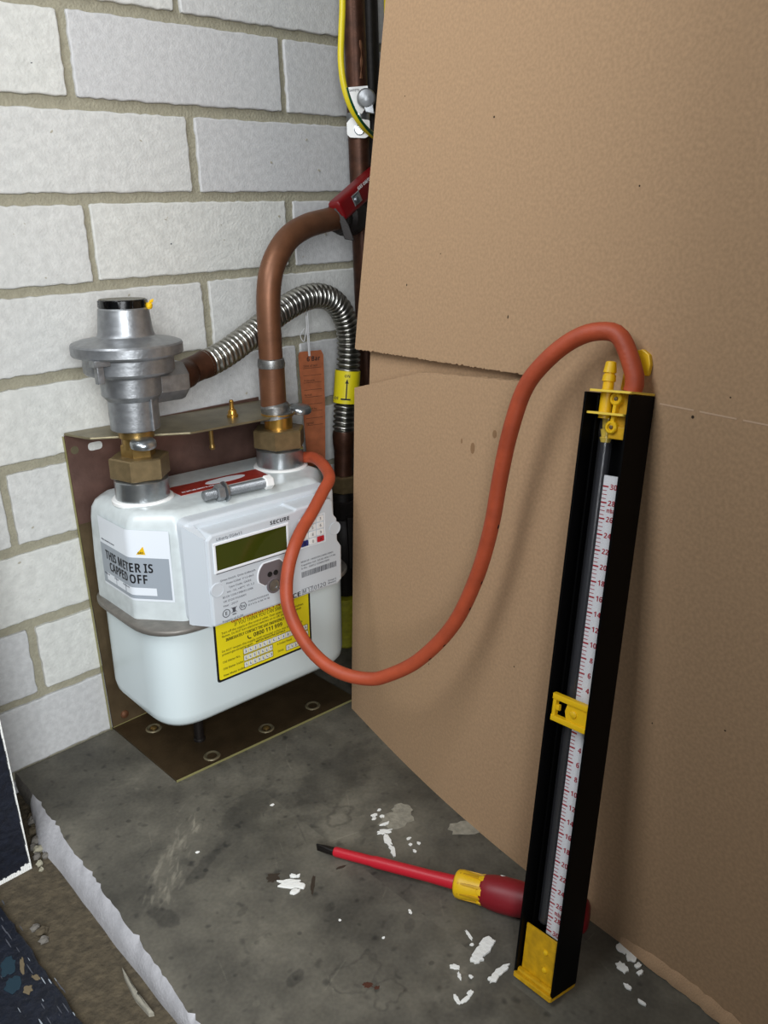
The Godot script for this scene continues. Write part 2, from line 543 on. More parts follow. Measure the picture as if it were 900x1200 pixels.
func floor_material() -> StandardMaterial3D:
	var size := 1024
	var tile := 690.0                              # millimetres of floor that the picture covers once
	var big := noise(0.006, 5, 31); var mid := noise(0.02, 5, 32); var fine := noise(0.16, 3, 33); var spots := noise(0.045, 2, 35)
	var val := PackedFloat32Array(); val.resize(size * size)
	for y in size:
		for x in size:
			var v := 0.335 + 0.10 * big.get_noise_2d(x, y) + 0.05 * mid.get_noise_2d(x, y) + 0.03 * fine.get_noise_2d(x, y)
			var d := spots.get_noise_2d(x, y)
			if d > 0.5: v -= (d - 0.5) * 0.3
			val[y * size + x] = v
	# worn patches, rings, smears, scratches and painted shade of the slab: x, z, half length, half width, turn, change, ring width (0: a filled patch)
	var marks := [[-30, 210, 48, 18, 0.5, -0.05, 0], [60, 230, 70, 26, 0.3, -0.045, 0], [-70, 335, 40, 26, 0.6, 0.028, 0], [20, 285, 26, 20, 0.2, 0.05, 0], [28, 272, 15, 12, 0.4, -0.09, 0.22], [-40, 440, 38, 20, -0.3, 0.02, 0], [-110, 400, 30, 24, 0.1, -0.025, 0], [-103, 375, 8, 5, 0.2, -0.07, 0], [-70, 405, 22, 16, 0.2, -0.06, 0.12], [-66, 430, 14, 12, 0.2, -0.06, 0.14], [-30, 462, 20, 15, 0.1, 0.05, 0], [-84, 150, 44, 13, 0.7, 0.02, 0], [40, 330, 34, 18, 0.4, 0.03, 0], [-20, 360, 60, 34, 0.2, -0.022, 0], [0, 500, 40, 22, 0.1, 0.03, 0], [-100, 215, 44, 20, 0.75, 0.02, 0], [-116, 224, 34, 14, 0.75, 0.045, 0], [-92, 238, 20, 7, 0.4, -0.06, 0], [-140, 262, 9, 18, 0.2, -0.07, 0], [20, 250, 60, 8, -0.5, 0.025, 0], [-15, 400, 7, 4, 0.5, -0.05, 0], [-95, 300, 6, 4, 0.3, -0.05, 0], [-45, 345, 5, 4, 0.3, -0.04, 0], [-120, 340, 5, 3, 0.3, -0.04, 0], [-88, 90, 16, 6, -0.4, 0.03, 0.3]]  # first two: mostly shade before the bracket, put into the colour
	for k in 80: marks.append([-143 + k * 0.95 + rng.randf_range(-12, 12), 248 - k * 0.85 + rng.randf_range(-12, 12), rng.randf_range(3, 11), rng.randf_range(0.5, 1.6), 0.75 + rng.randf_range(-0.3, 0.3), rng.randf_range(0.01, 0.06), 0])
	for k in 90: marks.append([rng.randf_range(-150, 130), rng.randf_range(60, 560), rng.randf_range(4, 22), rng.randf_range(0.3, 0.7), rng.randf_range(-0.6, 1.4), rng.randf_range(-0.04, 0.06), 0])
	for k in 120: marks.append([rng.randf_range(-150, 130), rng.randf_range(40, 560), rng.randf_range(0.8, 3.2), rng.randf_range(0.7, 2.4), rng.randf() * 3.0, rng.randf_range(-0.09, 0.05), 0])
	var edge := noise(0.03, 4, 36)
	for q in marks:
		var reach: float = maxf(q[2], q[3]) * 1.5
		var s := size / tile
		for yy in range(int((q[1] - reach) * s), int((q[1] + reach) * s) + 1):
			for xx in range(int((q[0] - reach) * s), int((q[0] + reach) * s) + 1):
				var p := Vector2(xx / s - q[0], yy / s - q[1]).rotated(q[4])
				var r := sqrt(pow(p.x / q[2], 2) + pow(p.y / q[3], 2)) + edge.get_noise_2d(xx, yy) * 0.55
				var f := clampf((1.0 - r) * 4.0, 0.0, 1.0) if q[6] == 0 else clampf(1.0 - absf(r - 0.8) / q[6], 0.0, 1.0)
				if f > 0.0: val[posmod(yy, size) * size + posmod(xx, size)] += f * q[5]
	var data := PackedByteArray(); data.resize(size * size * 3)
	for i in val.size():
		var v := clampf(val[i], 0.05, 0.9) * 255.0
		data[i * 3] = int(v * 1.03); data[i * 3 + 1] = int(v * 0.99); data[i * 3 + 2] = int(v * 0.88)
	var im := Image.create_from_data(size, size, false, Image.FORMAT_RGB8, data)
	var m := mat(Color.WHITE, 0.72, 0, ImageTexture.create_from_image(im), T.coarse, 1000.0 / tile, 0.10)
	m.roughness_texture = T.blotch
	return m

func blob(pts: Array, h: float, jitter: float, y := FLOOR) -> Mb:      # a low flake or stain lying on the floor; (x, z) outline from a few points and radii
	var m := Mb.new()
	for at in pts.size():
		var c = pts[at]
		var poly := PackedVector2Array()
		var n := 18
		var ph := rng.randf() * 100.0
		var nz := noise(0.9, 3, int(ph) + 1)
		for i in n:
			var a := TAU * i / n
			var q := Vector2(cos(a) * c[2], sin(a) * c[3]) * (1.0 + jitter * 1.1 * nz.get_noise_2d(cos(a) * 2.0 + ph, sin(a) * 2.0))
			q = q.rotated(c[4])
			poly.append(Vector2(c[0], -c[1]) + Vector2(q.x, -q.y))
		prism(m, LAY, poly, y - 0.6, y + h + 0.08 * at, minf(0.35, h * 0.4))
	return m

func floor_marks() -> void:
	var fl: Node3D = get_node("floor")
	var add := func(called: String, pts: Array, material: Material, h: float, jit: float) -> void: part(called, blob(pts, h, jit), material, fl, 50)
	add.call("paint_splash", [[-52, 306, 11, 4.5, 0.9], [-55, 314, 4, 2.5, 0.3], [-46, 300, 3, 1.6, 1.0], [-43, 303, 1.6, 1.2, 0]], C.splat, 1.6, 0.5)
	add.call("paint_splash", [[41, 315, 6, 2.6, 0.6], [36, 325, 8, 2.8, 2.0], [30, 337, 7, 2.0, 2.1], [48, 309, 4, 1.8, 0.4]], C.splat, 1.0, 0.7)
	add.call("paint_splash", [[7, 454, 13, 4.4, 0.0], [14, 452, 6, 3.6, 0.3], [-2, 456, 5, 3, 0.2]], C.splat, 1.8, 0.5)
	add.call("paint_splash", [[2, 474, 8, 2.4, 0.1], [-6, 474, 4, 2.6, 0.1]], C.splat, 1.4, 0.5)
	add.call("paint_splash", [[-18, 449, 2.0, 3.8, -0.5], [-21, 456, 1.2, 3.2, 0.5], [-16, 462, 1.2, 1.8, 0]], C.splat, 0.8, 0.5)
	add.call("paint_splash", [[-36, 467, 1.6, 4.5, 0.4], [-32, 471, 4.5, 1.4, 0.1], [-26, 470, 2.4, 1.8, 0]], C.splat, 0.7, 0.5)
	add.call("paint_splash", [[79, 524, 5.2, 5.2, 0], [76, 532, 4.2, 4.2, 0], [64, 532, 3.5, 4.8, 0.3], [73, 539, 2.6, 2.0, 0.2], [69, 543, 2.6, 1.7, 0.2], [53, 543, 1.6, 3, 0], [49, 556, 1.2, 3, 0]], C.splat, 1.0, 0.4)
	add.call("cement_patch", [[60, 312, 16, 11, 0.4], [71, 306, 9, 8, 0.2]], C.cement, 0.35, 0.35)
	add.call("cement_patch", [[93, 362, 14, 9, 0.7]], C.cement, 0.3, 0.4)
	add.call("oil_stain", [[-58, 289, 5.5, 4.5, 0.4]], C.oil, 0.3, 0.5)
	add.call("oil_stain", [[-40, 318, 10, 1.6, -0.8], [-12, 320, 4, 1.2, 0.3]], C.oil, 0.25, 0.6)
	add.call("rust_stain", [[-71, 416, 4, 2.4, 0.9], [-68, 422, 2, 1.6, 0.4]], C.rust, 0.3, 0.7)
	for c in [[49, 294, 3, 2], [53, 300, 2, 2], [46, 297, 2, 1.6], [57, 292, 1.8, 1.4], [50, 336, 2, 1.4], [46, 342, 1.6, 1.6], [52, 346, 1.5, 2], [43, 350, 1.4, 2], [10, 438, 1.2, 5], [5, 445, 1.4, 1.4], [-36, 395, 1.2, 1.0], [-86, 221, 1.6, 1.2], [-6, 218, 1.8, 1.4], [-5, 392, 1.2, 2.4], [-48, 360, 1, 1]]:
		add.call("paint_speck", [[c[0], c[1], c[2], c[3], rng.randf() * 0.6]], C.splat, 0.5, 0.5)

func doorway() -> void:
	var m := Mb.new()
	box(m, ID, Vector3(-330, -95, 62), Vector3(-185, 1300, 108), 2.5)
	var post := struct("trim_1", m, C.navy)
	var e := Mb.new()
	var nz := noise(0.15, 3, 77)
	for i in 60:                                  # worn white corner and foot
		var y := -94.0 + i * 6.0
		var w := 0.1 + 1.1 * absf(nz.get_noise_1d(y * 2.0))
		box(e, ID, Vector3(-185.2 - w, y, 107.2), Vector3(-184.6, y + 6.2, 108.5))
	part("chipped_edge", e, C.splat, post)
	var f := Mb.new()
	for i in 16:
		var x := -212.0 + i * 1.7
		box(f, ID, Vector3(x, -95, 107.5), Vector3(x + 1.8, -92.0 + 5.0 * absf(nz.get_noise_1d(x * 9.0)) + (3.0 if i > 10 else 0.0), 108.6))
	part("chipped_foot", f, C.splat, post)
	var t := thing("threshold_board", "dark navy painted board lying along the threshold below the door post", "board", W, Vector3(-270, -95, 260))
	m = Mb.new()
	var edge := noise(0.03, 3, 51)
	var pl := PackedVector2Array([Vector2(-345, -108.5), Vector2(-345, -620)])
	for i in 60: pl.append(Vector2(-219.0 + 2.0 * edge.get_noise_1d(i * 40.0) + i * -0.05, -620.0 + i * 511.5 / 60.0))
	pl.append(Vector2(-214, -108.5))
	prism(m, LAY, pl, -95, -86, 1.2)
	part("board", m, C.navy, t)
	for k in 60:
		var s := Mb.new()
		var zz := rng.randf_range(115, 330); var xx := -219.0 - pow(rng.randf(), 2.0) * 60.0
		prism(s, LAY * Transform3D(Basis(), Vector3(xx, -zz, 0)), ngon(rng.randf_range(0.18, 0.5), 7, Vector2.ZERO, 0.0, rng.randf_range(4.0, 16.0)), -86.2, -85.75)
		part("scratch", s, C.ink_grey if k % 3 else C.sticker_grey, t)
	var st := Mb.new()
	st = blob([[-240, 206, 5, 9, 0.3], [-243, 224, 5, 8, 0.1]], 0.5, 0.5, -86)
	part("teal_paint_stain", st, C.paint_teal, t)
	st = blob([[-232, 212, 1.6, 8, 0.3], [-237, 236, 3, 4, 0.1], [-229, 230, 1.6, 4, -0.4]], 0.7, 0.6, -86)
	part("tan_paint_stain", st, C.wood, t)
	var tones := [C.stone, C.ground, C.stone, C.mortar]
	var spots := [[-160, 52, 6], [-166, 66, 5], [-169, 80, 6], [-172, 92, 5], [-176, 99, 4], [-163, 60, 4], [-170, 104, 4], [-178, 110, 3.5], [-174, 86, 4], [-158, 44, 5], [-166, 95, 3], [-180, 117, 2.5], [-209, 176, 4], [-207, 184, 5], [-209, 193, 4]]
	for i in spots.size():
		var c = spots[i]
		var o := thing("stone_chip", "grey rubble chip in the gap between the door post and the white painted slab edge" if i < 12 else "crumb of mortar along the edge of the dark threshold board", "stone", W, Vector3(c[0], -95, c[1]), "rubble beside the post" if i < 12 else "crumbs beside the board")
		part("chip", chip(Vector3(c[0], -95, c[1]), c[2]), tones[i % 4], o, 20)
	var sliver := thing("mortar_sliver", "long pale mortar sliver lying against the foot of the painted slab edge", "stone", W, Vector3(-181, -95, 285))
	m = Mb.new()
	prism(m, LAY, PackedVector2Array([Vector2(-178.5, -262), Vector2(-181, -270), Vector2(-184, -292), Vector2(-183, -310), Vector2(-180, -312), Vector2(-180, -290)]), -95, -90, 1.5)
	part("sliver", m, C.cement, sliver, 20)

func chip(at: Vector3, r: float) -> Mb:
	var m := Mb.new()
	var rings := []
	var n := 7
	var rad := [0.85, 1.0, 0.6]
	for k in 3:
		var ring := PackedVector3Array()
		for i in n:
			var a := -TAU * i / n
			var q: float = r * rad[k] * rng.randf_range(0.75, 1.2)
			ring.append(at + Vector3(q * cos(a), k * r * 0.45 + rng.randf_range(0, 0.6) * k, q * 0.8 * sin(a)))
		rings.append(ring)
	loft(m, rings)
	return m


# ---------------------------------------------------------------- cardboard
const CB_A := Vector3(147.3, -70, 153.3)
const CB_D := Vector3(-0.16231, 0, 0.98674)
const CB_N := Vector3(0.98674, 0, 0.16231)
const FOLD := 388.0

func cb(t: float, s: float, off := 0.0) -> Vector3:       # a point of the sheet: along its foot, up its face, off towards the room
	var lo := deg_to_rad(3.3); var hi := deg_to_rad(5.4)
	var e := Vector3.UP * cos(lo) + CB_N * sin(lo)
	var f := Vector3.UP * cos(hi) + CB_N * sin(hi)
	var bow := 13.0 * sin(PI * clampf(t / 430.0, 0.0, 1.0)) * clampf(1.0 - s / FOLD, 0.0, 1.0)
	var p := CB_A + CB_D * t - CB_N * (bow + off)
	return p + e * minf(s, FOLD) + f * maxf(0.0, s - FOLD)

func sheet(m: Mb, ts: Array, lo: Callable, hi: Callable, rows: int, thick: float, off := 0.0, slant := 0.0) -> void:
	var fr := []; var bk := []
	for t in ts:
		var a := PackedVector3Array(); var b := PackedVector3Array()
		for k in rows + 1:
			var s := lerpf(lo.call(t), hi.call(t), float(k) / rows)
			var q: float = t + slant * (s - 382.0) * (1.0 - t / 620.0)
			a.append(cb(q, s, off)); b.append(cb(q, s, off - thick))
		fr.append(a); bk.append(b)
	for i in ts.size() - 1:
		for k in rows:
			m.quad(fr[i][k], fr[i + 1][k], fr[i + 1][k + 1], fr[i][k + 1])
			m.quad(bk[i][k], bk[i][k + 1], bk[i + 1][k + 1], bk[i + 1][k])
		m.quad(fr[i][0], bk[i][0], bk[i + 1][0], fr[i + 1][0])
		m.quad(fr[i][rows], fr[i + 1][rows], bk[i + 1][rows], bk[i][rows])
	var z := ts.size() - 1
	for k in rows:
		m.quad(fr[0][k], fr[0][k + 1], bk[0][k + 1], bk[0][k])
		m.quad(fr[z][k], bk[z][k], bk[z][k + 1], fr[z][k + 1])

func cardboard() -> void:
	var o := thing("cardboard_sheet", "large brown cardboard sheet with a torn slot standing beside the gas meter", "cardboard", W, cb(280, 0))
	var rag := noise(0.9, 2, 61)
	var ts := []
	var t := 0.0
	while t < 232.0:
		ts.append(t); t += 1.6
	while t < 620.0:
		ts.append(t); t += 12.0
	var top_low := func(q: float) -> float:
		if q < 106.0: return lerpf(346.0, 375.0, q / 106.0) + 0.5 * rag.get_noise_1d(q * 3.0)
		if q < 232.0: return lerpf(375.0, 384.5, (q - 106.0) / 126.0) + 1.0 * rag.get_noise_1d(q * 4.0)
		return FOLD
	var low_up := func(q: float) -> float:
		if q < 232.0: return lerpf(382.5, 389.5, q / 232.0) + 1.3 * rag.get_noise_1d(q * 5.0 + 50.0)
		return FOLD
	var nick := func(q: float) -> float: return 0.0
	var m := Mb.new()
	sheet(m, ts, nick, top_low, 24, 4.0)
	part("lower_panel", m, C.card, o, 30)
	m = Mb.new()
	sheet(m, ts, low_up, func(_q: float) -> float: return 1010.0, 24, 4.0, 0.0, 0.09)
	part("upper_panel", m, C.card, o, 30)
	m = Mb.new()                                   # pale pressed line to the right of the slot
	for i in 40:
		var a := 345.0 + i * 4.0
		if i % 7 == 6: continue
		m.quad(cb(a, FOLD - 0.5, 0.15), cb(a + 4.0, FOLD - 0.5, 0.15), cb(a + 4.0, FOLD + 0.4, 0.15), cb(a, FOLD + 0.4, 0.15))
	part("crease_line", m, C.crease, o)
	m = Mb.new()                                   # torn lip along the foot
	var a0 := PackedVector3Array(); var a1 := PackedVector3Array(); var a2 := PackedVector3Array(); var a3 := PackedVector3Array()
	for i in 30:
		var q := 372.0 + i * 5.0
		var k := clampf(i / 5.0, 0.0, 1.0)
		var w := rag.get_noise_1d(q * 0.12) * 2.5
		a0.append(cb(q, 0.2, 0.3)); a1.append(cb(q, 1.0, 1.0 + 3.0 * k + w * 0.5 * k)); a2.append(cb(q, 4.0 + w * 0.7 + 2.5 * k, 0.6 + 3.2 * k + w * 0.6 * k)); a3.append(cb(q, 6.0 + w * 0.7 + 4.5 * k, 0.2))
	m.strip(a0, a1, false); m.strip(a1, a2, false); m.strip(a2, a3, false)
	part("torn_edge", m, C.card_edge, o, 60)
	var spot := func(q: float, s: float, rx: float, ry: float, material: Material, called: String) -> void:
		var b := Mb.new()
		var f := face(cb(q, s), (cb(q + 1, s) - cb(q, s)), (cb(q, s + 1) - cb(q, s)))
		prism(b, f, ngon(rx, 10, Vector2.ZERO, 0.4, ry / rx), -0.3, 0.12)
		part(called, b, material, o)
	for c in [[177, 325, 2.6, 4.6], [201, 341, 2.4, 3.2], [163, 328, 1.0, 2.2], [208, 336, 1.4, 2.0]]: spot.call(c[0], c[1], c[2], c[3], C.grease, "grease_spot")
	for c in [[369, 384, 1.0, 1.0], [77, 444, 0.7, 1.0], [204, 428, 0.6, 1.3], [171, 564, 0.8, 0.8], [308, 513, 0.6, 0.6], [391, 399, 0.5, 0.5], [246, 166, 0.6, 0.6], [372, 181, 0.5, 0.6], [421, 201, 0.7, 0.5], [289, 189, 0.5, 0.6], [120, 470, 0.5, 0.5], [60, 590, 0.5, 0.5], [140, 120, 0.7, 0.5]]: spot.call(c[0], c[1], c[2], c[3], C.speck, "speck")
	# the second layer, seen through the slot
	var o2 := thing("cardboard_sheet", "second cardboard layer seen through the torn slot of the big sheet", "cardboard", W, cb(250, 0, -9))
	m = Mb.new()
	sheet(m, [12, 90, 160, 230, 300, 380, 460], nick, func(_q: float) -> float: return 560.0, 8, 4.0, -9.0)
	part("panel", m, C.card, o2)


# ---------------------------------------------------------------- bracket and meter
func m2w(p: Vector3) -> Vector3: return M * p - W.origin

func ring_boss(m: Mb, x: Transform3D, r: float) -> void:               # pressed ring with a raised lip
	lathe(m, x, [Vector2(r, 0), Vector2(r - 0.6, 0.8), Vector2(r - 1.6, 1.2), Vector2(r - 2.8, 0.7), Vector2(r - 3.6, 0.1), Vector2(1.0, 0.05)], 28)

func bracket() -> void:
	var o := thing("meter_bracket", "brownish passivated steel bracket holding the white gas meter against the brick wall", "bracket", W, Vector3(50, FLOOR, 60))
	var m := Mb.new()
	# bent lower sheet: back and foot
	var back := PackedVector2Array([Vector2(-52, FLOOR), Vector2(162, FLOOR), Vector2(162, 172), Vector2(-53.4, 172)])
	prism(m, ID, back, 1.0, 3.0, 0.4)
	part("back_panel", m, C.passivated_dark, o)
	m = Mb.new()
	prism(m, LAY, PackedVector2Array([Vector2(-52, -1), Vector2(-50.5, -127.5), Vector2(162, -143.5), Vector2(162, -1)]), FLOOR + 0.2, FLOOR + 2.4, 0.5)
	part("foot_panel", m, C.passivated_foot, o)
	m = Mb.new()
	prism(m, LAY, PackedVector2Array([Vector2(-50.6, -127.2), Vector2(162, -143.2), Vector2(162, -144.0), Vector2(-50.6, -128.0)]), FLOOR + 0.2, FLOOR + 2.3, 0.2)  # bright line on the foot's front edge, highlight put into its colour
	part("bright_edge", m, C.edge_gold, o)
	# upper sheet lapped over it
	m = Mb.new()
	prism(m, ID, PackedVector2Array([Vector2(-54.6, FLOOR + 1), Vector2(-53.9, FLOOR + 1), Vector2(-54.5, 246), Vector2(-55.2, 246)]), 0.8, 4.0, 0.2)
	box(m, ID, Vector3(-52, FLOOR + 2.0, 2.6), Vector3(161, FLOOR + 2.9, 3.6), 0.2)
	part("bright_edge", m, C.edge_gold, o)  # pale gold lines up the left edge and along the bend
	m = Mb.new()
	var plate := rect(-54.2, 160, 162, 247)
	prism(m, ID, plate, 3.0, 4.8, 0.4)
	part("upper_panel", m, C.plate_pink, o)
	m = Mb.new()
	prism(m, face(Vector3(0, 0, 0), Vector3(1, 0, 0), Vector3(0, 1, 0)), ngon(3.0, 20, Vector2(-47, 232)), 4.6, 5.1)
	prism(m, ID, rect(-34, 228.2, -20, 235.8, 3.8, 6), 4.6, 5.1)
	part("slot", m, C.brick[0], o)
	m = Mb.new()
	for c in [[Vector2(-47, 232), 3.6, 3.6]]: lathe(m, Transform3D(Basis(Vector3.RIGHT, PI / 2), Vector3(c[0].x, c[0].y, 4.7)), [Vector2(3.9, 0), Vector2(3.7, 0.7), Vector2(3.0, 0.7)], 24)
	part("hole_rim", m, C.passivated, o)
	# top shelf, in the meter's tilt
	var sh := Mb.new()
	var poly := PackedVector2Array([Vector2(-38, 71), Vector2(-28, 36), Vector2(48, -9), Vector2(136, -9), Vector2(187, -1), Vector2(184, 72)])
	prism(sh, LAY, fillet(poly, 3, 3), 51.6, 53.8, 0.5, 0.5)
	for i in sh.v.size(): sh.v[i] = m2w(sh.v[i])
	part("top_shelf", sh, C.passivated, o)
	for c in [Vector3(-23, -67.7, 35), Vector3(-6, -67.7, 119), Vector3(59, -67.7, 120), Vector3(119, -67.7, 122)]:
		m = Mb.new()
		ring_boss(m, Transform3D(Basis(), c), 8.5)
		part("pressed_ring", m, C.passivated, o)
	for c in [Vector3(-23, -67.2, 35), Vector3(59, -67.2, 120)]:
		m = Mb.new()
		lathe(m, Transform3D(Basis(), c), [Vector2(3.4, 0), Vector2(3.2, 1.2), Vector2(1.6, 2.0), Vector2(0, 2.2)], 16)
		part("rivet", m, C.brass, o)
	m = Mb.new()
	lathe(m, Transform3D(Basis(Vector3.RIGHT, PI / 2), Vector3(-38, -58, 3)), [Vector2(4.5, 0), Vector2(4.0, 1.4), Vector2(1.6, 2.4), Vector2(0, 2.6)], 16)
	part("rivet", m, C.copper, o)
	m = Mb.new()                                   # brass bleed screw standing on the shelf
	var q := m2w(Vector3(112, 53.8, -20))
	lathe(m, Transform3D(Basis(), q), [Vector2(5.5, -1), Vector2(5.5, 2.4), Vector2(4.4, 3.4), Vector2(3.9, 6.5), Vector2(2.4, 8.0), Vector2(1.9, 13.0), Vector2(2.3, 15.5), Vector2(1.4, 17.0), Vector2(0, 17.2)], 20)
	part("brass_screw", m, C.brass_bright, o)
	m = Mb.new()                                   # bolt hanging under the shelf
	q = m2w(Vector3(86, 51.5, -20))
	lathe(m, Transform3D(Basis(), q + Vector3(0, -24, 0)), [Vector2(0, -2.8), Vector2(2.4, -2.2), Vector2(3.2, 0), Vector2(2.4, 2.0), Vector2(2.2, 3.0), Vector2(2.2, 25)], 16)
	part("hanging_bolt", m, C.brass, o)
	for c in [Vector3(-4, 54.6, 19), Vector3(178, 55.4, 3)]:               # bright retaining bolts
		m = Mb.new()
		q = m2w(c)
		lathe(m, Transform3D(Basis(Vector3.RIGHT, 0.12), q), [Vector2(9.0, -4.0), Vector2(11.0, -3.2), Vector2(11.4, -1.0), Vector2(11.0, 1.4), Vector2(9.4, 3.0), Vector2(6.0, 3.8), Vector2(0, 4.0)], 24)
		part("retaining_bolt", m, C.zinc, o)

func case_plan(off: float, z_front := 66.0) -> PackedVector2Array:         # upper case in plan (x, z): bevelled front corners
	var l := -34.0 + off; var r := 186.0 - off; var f := z_front - off; var b := -60.0 + off
	var p := PackedVector2Array([Vector2(l + 14, b), Vector2(r - 14, b), Vector2(r, b + 14), Vector2(r, 30), Vector2(r - 30 + off * 0.3, f), Vector2(l + 30 - off * 0.3, f), Vector2(l, 30), Vector2(l, b + 14)])
	return fillet(p, 11.0, 5)

func lower_plan(off: float) -> PackedVector2Array:
	return fillet(PackedVector2Array([Vector2(-33.5 + off, -62 + off), Vector2(185.5 - off, -62 + off), Vector2(185.5 - off, 73.2 - off), Vector2(-33.5 + off, 73.2 - off)]), maxf(4.0, 40.0 - off), 9)

func gas_meter() -> void:
	var o := thing("gas_meter", "white domestic gas meter with green display, capped off sticker and yellow emergency label", "gas meter", M, Vector3(76, -204, 0))
	var m := Mb.new()
	var rings := []
	for k in [[0, -101], [0, -60], [1, -22], [2.2, -12], [5, -5.5], [9.5, -1.6], [15, 0]]: rings.append(ring3(case_plan(k[0]), k[1]))
	loft(m, rings)
	part("upper_case", m, C.enamel_top, o, 50)
	m = Mb.new()
	rings = []
	for k in [[12, -204], [5, -202], [1.5, -197.5], [0.2, -190], [0, -112], [0, -102.5]]: rings.append(ring3(lower_plan(k[0]), k[1]))
	loft(m, rings)
	part("lower_case", m, C.enamel, o, 50)
	m = Mb.new()                                   # rolled seam
	rings = []
	for k in [[1, -105.8], [-6.6, -105.5], [-8.0, -104.0], [-8.0, -101.5], [-6.8, -100.2], [-3, -99.8], [2, -99.2]]:
		rings.append(ring3(fillet(PackedVector2Array([Vector2(-33.5 + k[0], -60 + k[0]), Vector2(185.5 - k[0], -60 + k[0]), Vector2(185.5 - k[0], 72 - k[0]), Vector2(-33.5 + k[0], 72 - k[0])]), 42.0 - k[0], 9), k[1]))
	loft(m, rings)
	part("seam_flange", m, C.seam, o, 50)
	for x in [0.0, 152.4]:
		m = Mb.new()
		lathe(m, Transform3D(Basis(), Vector3(x, 0, 0)), [Vector2(27.5, -2), Vector2(27.5, 0.6), Vector2(26.5, 1.6), Vector2(23.5, 1.8), Vector2(23, 0)], 40)
		part("sealing_ring", m, C.white, o)
		m = Mb.new()
		lathe(m, Transform3D(Basis(), Vector3(x, 0, 0)), [Vector2(23.6, 0), Vector2(23.8, 1), Vector2(23.8, 18.4), Vector2(22.8, 19.4), Vector2(20.5, 20.2), Vector2(20.5, 24)], 40)
		part("spigot", m, C.zinc, o, 30)
	m = Mb.new()
	lathe(m, Transform3D(Basis(), Vector3(27, -216, 12)), [Vector2(6, -47), Vector2(6, -44), Vector2(5.0, -43), Vector2(5.0, 14)], 16)
	part("foot_bolt", m, C.dark_metal, o)
	# red strip on the top
	m = Mb.new()
	prism(m, LAY, PackedVector2Array([Vector2(27.5, 9), Vector2(27, -20), Vector2(123, -21), Vector2(126, 6)]), -0.3, 0.35)
	var red := part("top_label", m, C.red_label, o)
	m = Mb.new()
	prism(m, LAY, ngon(22, 32, Vector2(84, -4), 0.0, 0.32), 0.2, 0.5)
	part("oval_print", m, C.sticker_white, red)
	text(red, "DO NOT USE ABOVE 75 mbar", 2.4, face(Vector3(32, 0.5, 13), Vector3.RIGHT, Vector3.FORWARD), C.sticker_white, true, 34)
	# display module
	m = Mb.new()
	prism(m, ID, rect(-3, -101, 160, -5, 9, 6), 60, 75.5, 3.0)
	part("module_base", m, C.plastic, o)
	var front := PackedVector2Array([Vector2(5, -97.6), Vector2(145, -98.4), Vector2(150, -94.5), Vector2(150.5, -60), Vector2(146, -53), Vector2(146, -31), Vector2(142.5, -27), Vector2(141.5, -13), Vector2(138, -9.5), Vector2(99, -10.2), Vector2(97, -12.2), Vector2(10, -12.6), Vector2(5, -17)])
	m = Mb.new()
	prism(m, ID, fillet(front, 3.0, 4), 70, 97, 2.2)
	var mod := part("display_module", m, C.plastic, o, 30)
	m = Mb.new()                                   # sloping cheek on the left of the module
	loft(m, [ring_xy(PackedVector2Array([Vector2(-4, -100.5), Vector2(6, -100.5), Vector2(6, -8), Vector2(-4, -8)]), 72), ring_xy(PackedVector2Array([Vector2(4, -96.8), Vector2(6.5, -96.8), Vector2(6.5, -16), Vector2(4, -16)]), 95)])
	part("module_cheek", m, C.plastic, o)
	module_face(mod)
	yellow_label(o)
	capped_sticker(o)

func ring_xy(p: PackedVector2Array, z: float) -> PackedVector3Array:
	var r := PackedVector3Array()
	for q in ccw(p): r.append(Vector3(q.x, q.y, z))
	return r

func plate(p: PackedVector2Array, z0: float, z1: float, bev := 0.0) -> Mb:
	var m := Mb.new()
	prism(m, ID, p, z0, z1, bev)
	return m

func flat(x: float, y: float, z: float) -> Transform3D: return Transform3D(Basis(), Vector3(x, y, z))

func frame_of(x0: float, y0: float, x1: float, y1: float, w: float, z0: float, z1: float) -> Mb:
	var m := Mb.new()
	for r in [[x0, y0, x1, y0 + w], [x0, y1 - w, x1, y1], [x0, y0 + w, x0 + w, y1 - w], [x1 - w, y0 + w, x1, y1 - w]]: prism(m, ID, rect(r[0], r[1], r[2], r[3]), z0, z1, minf(0.4, w * 0.3))
	return m

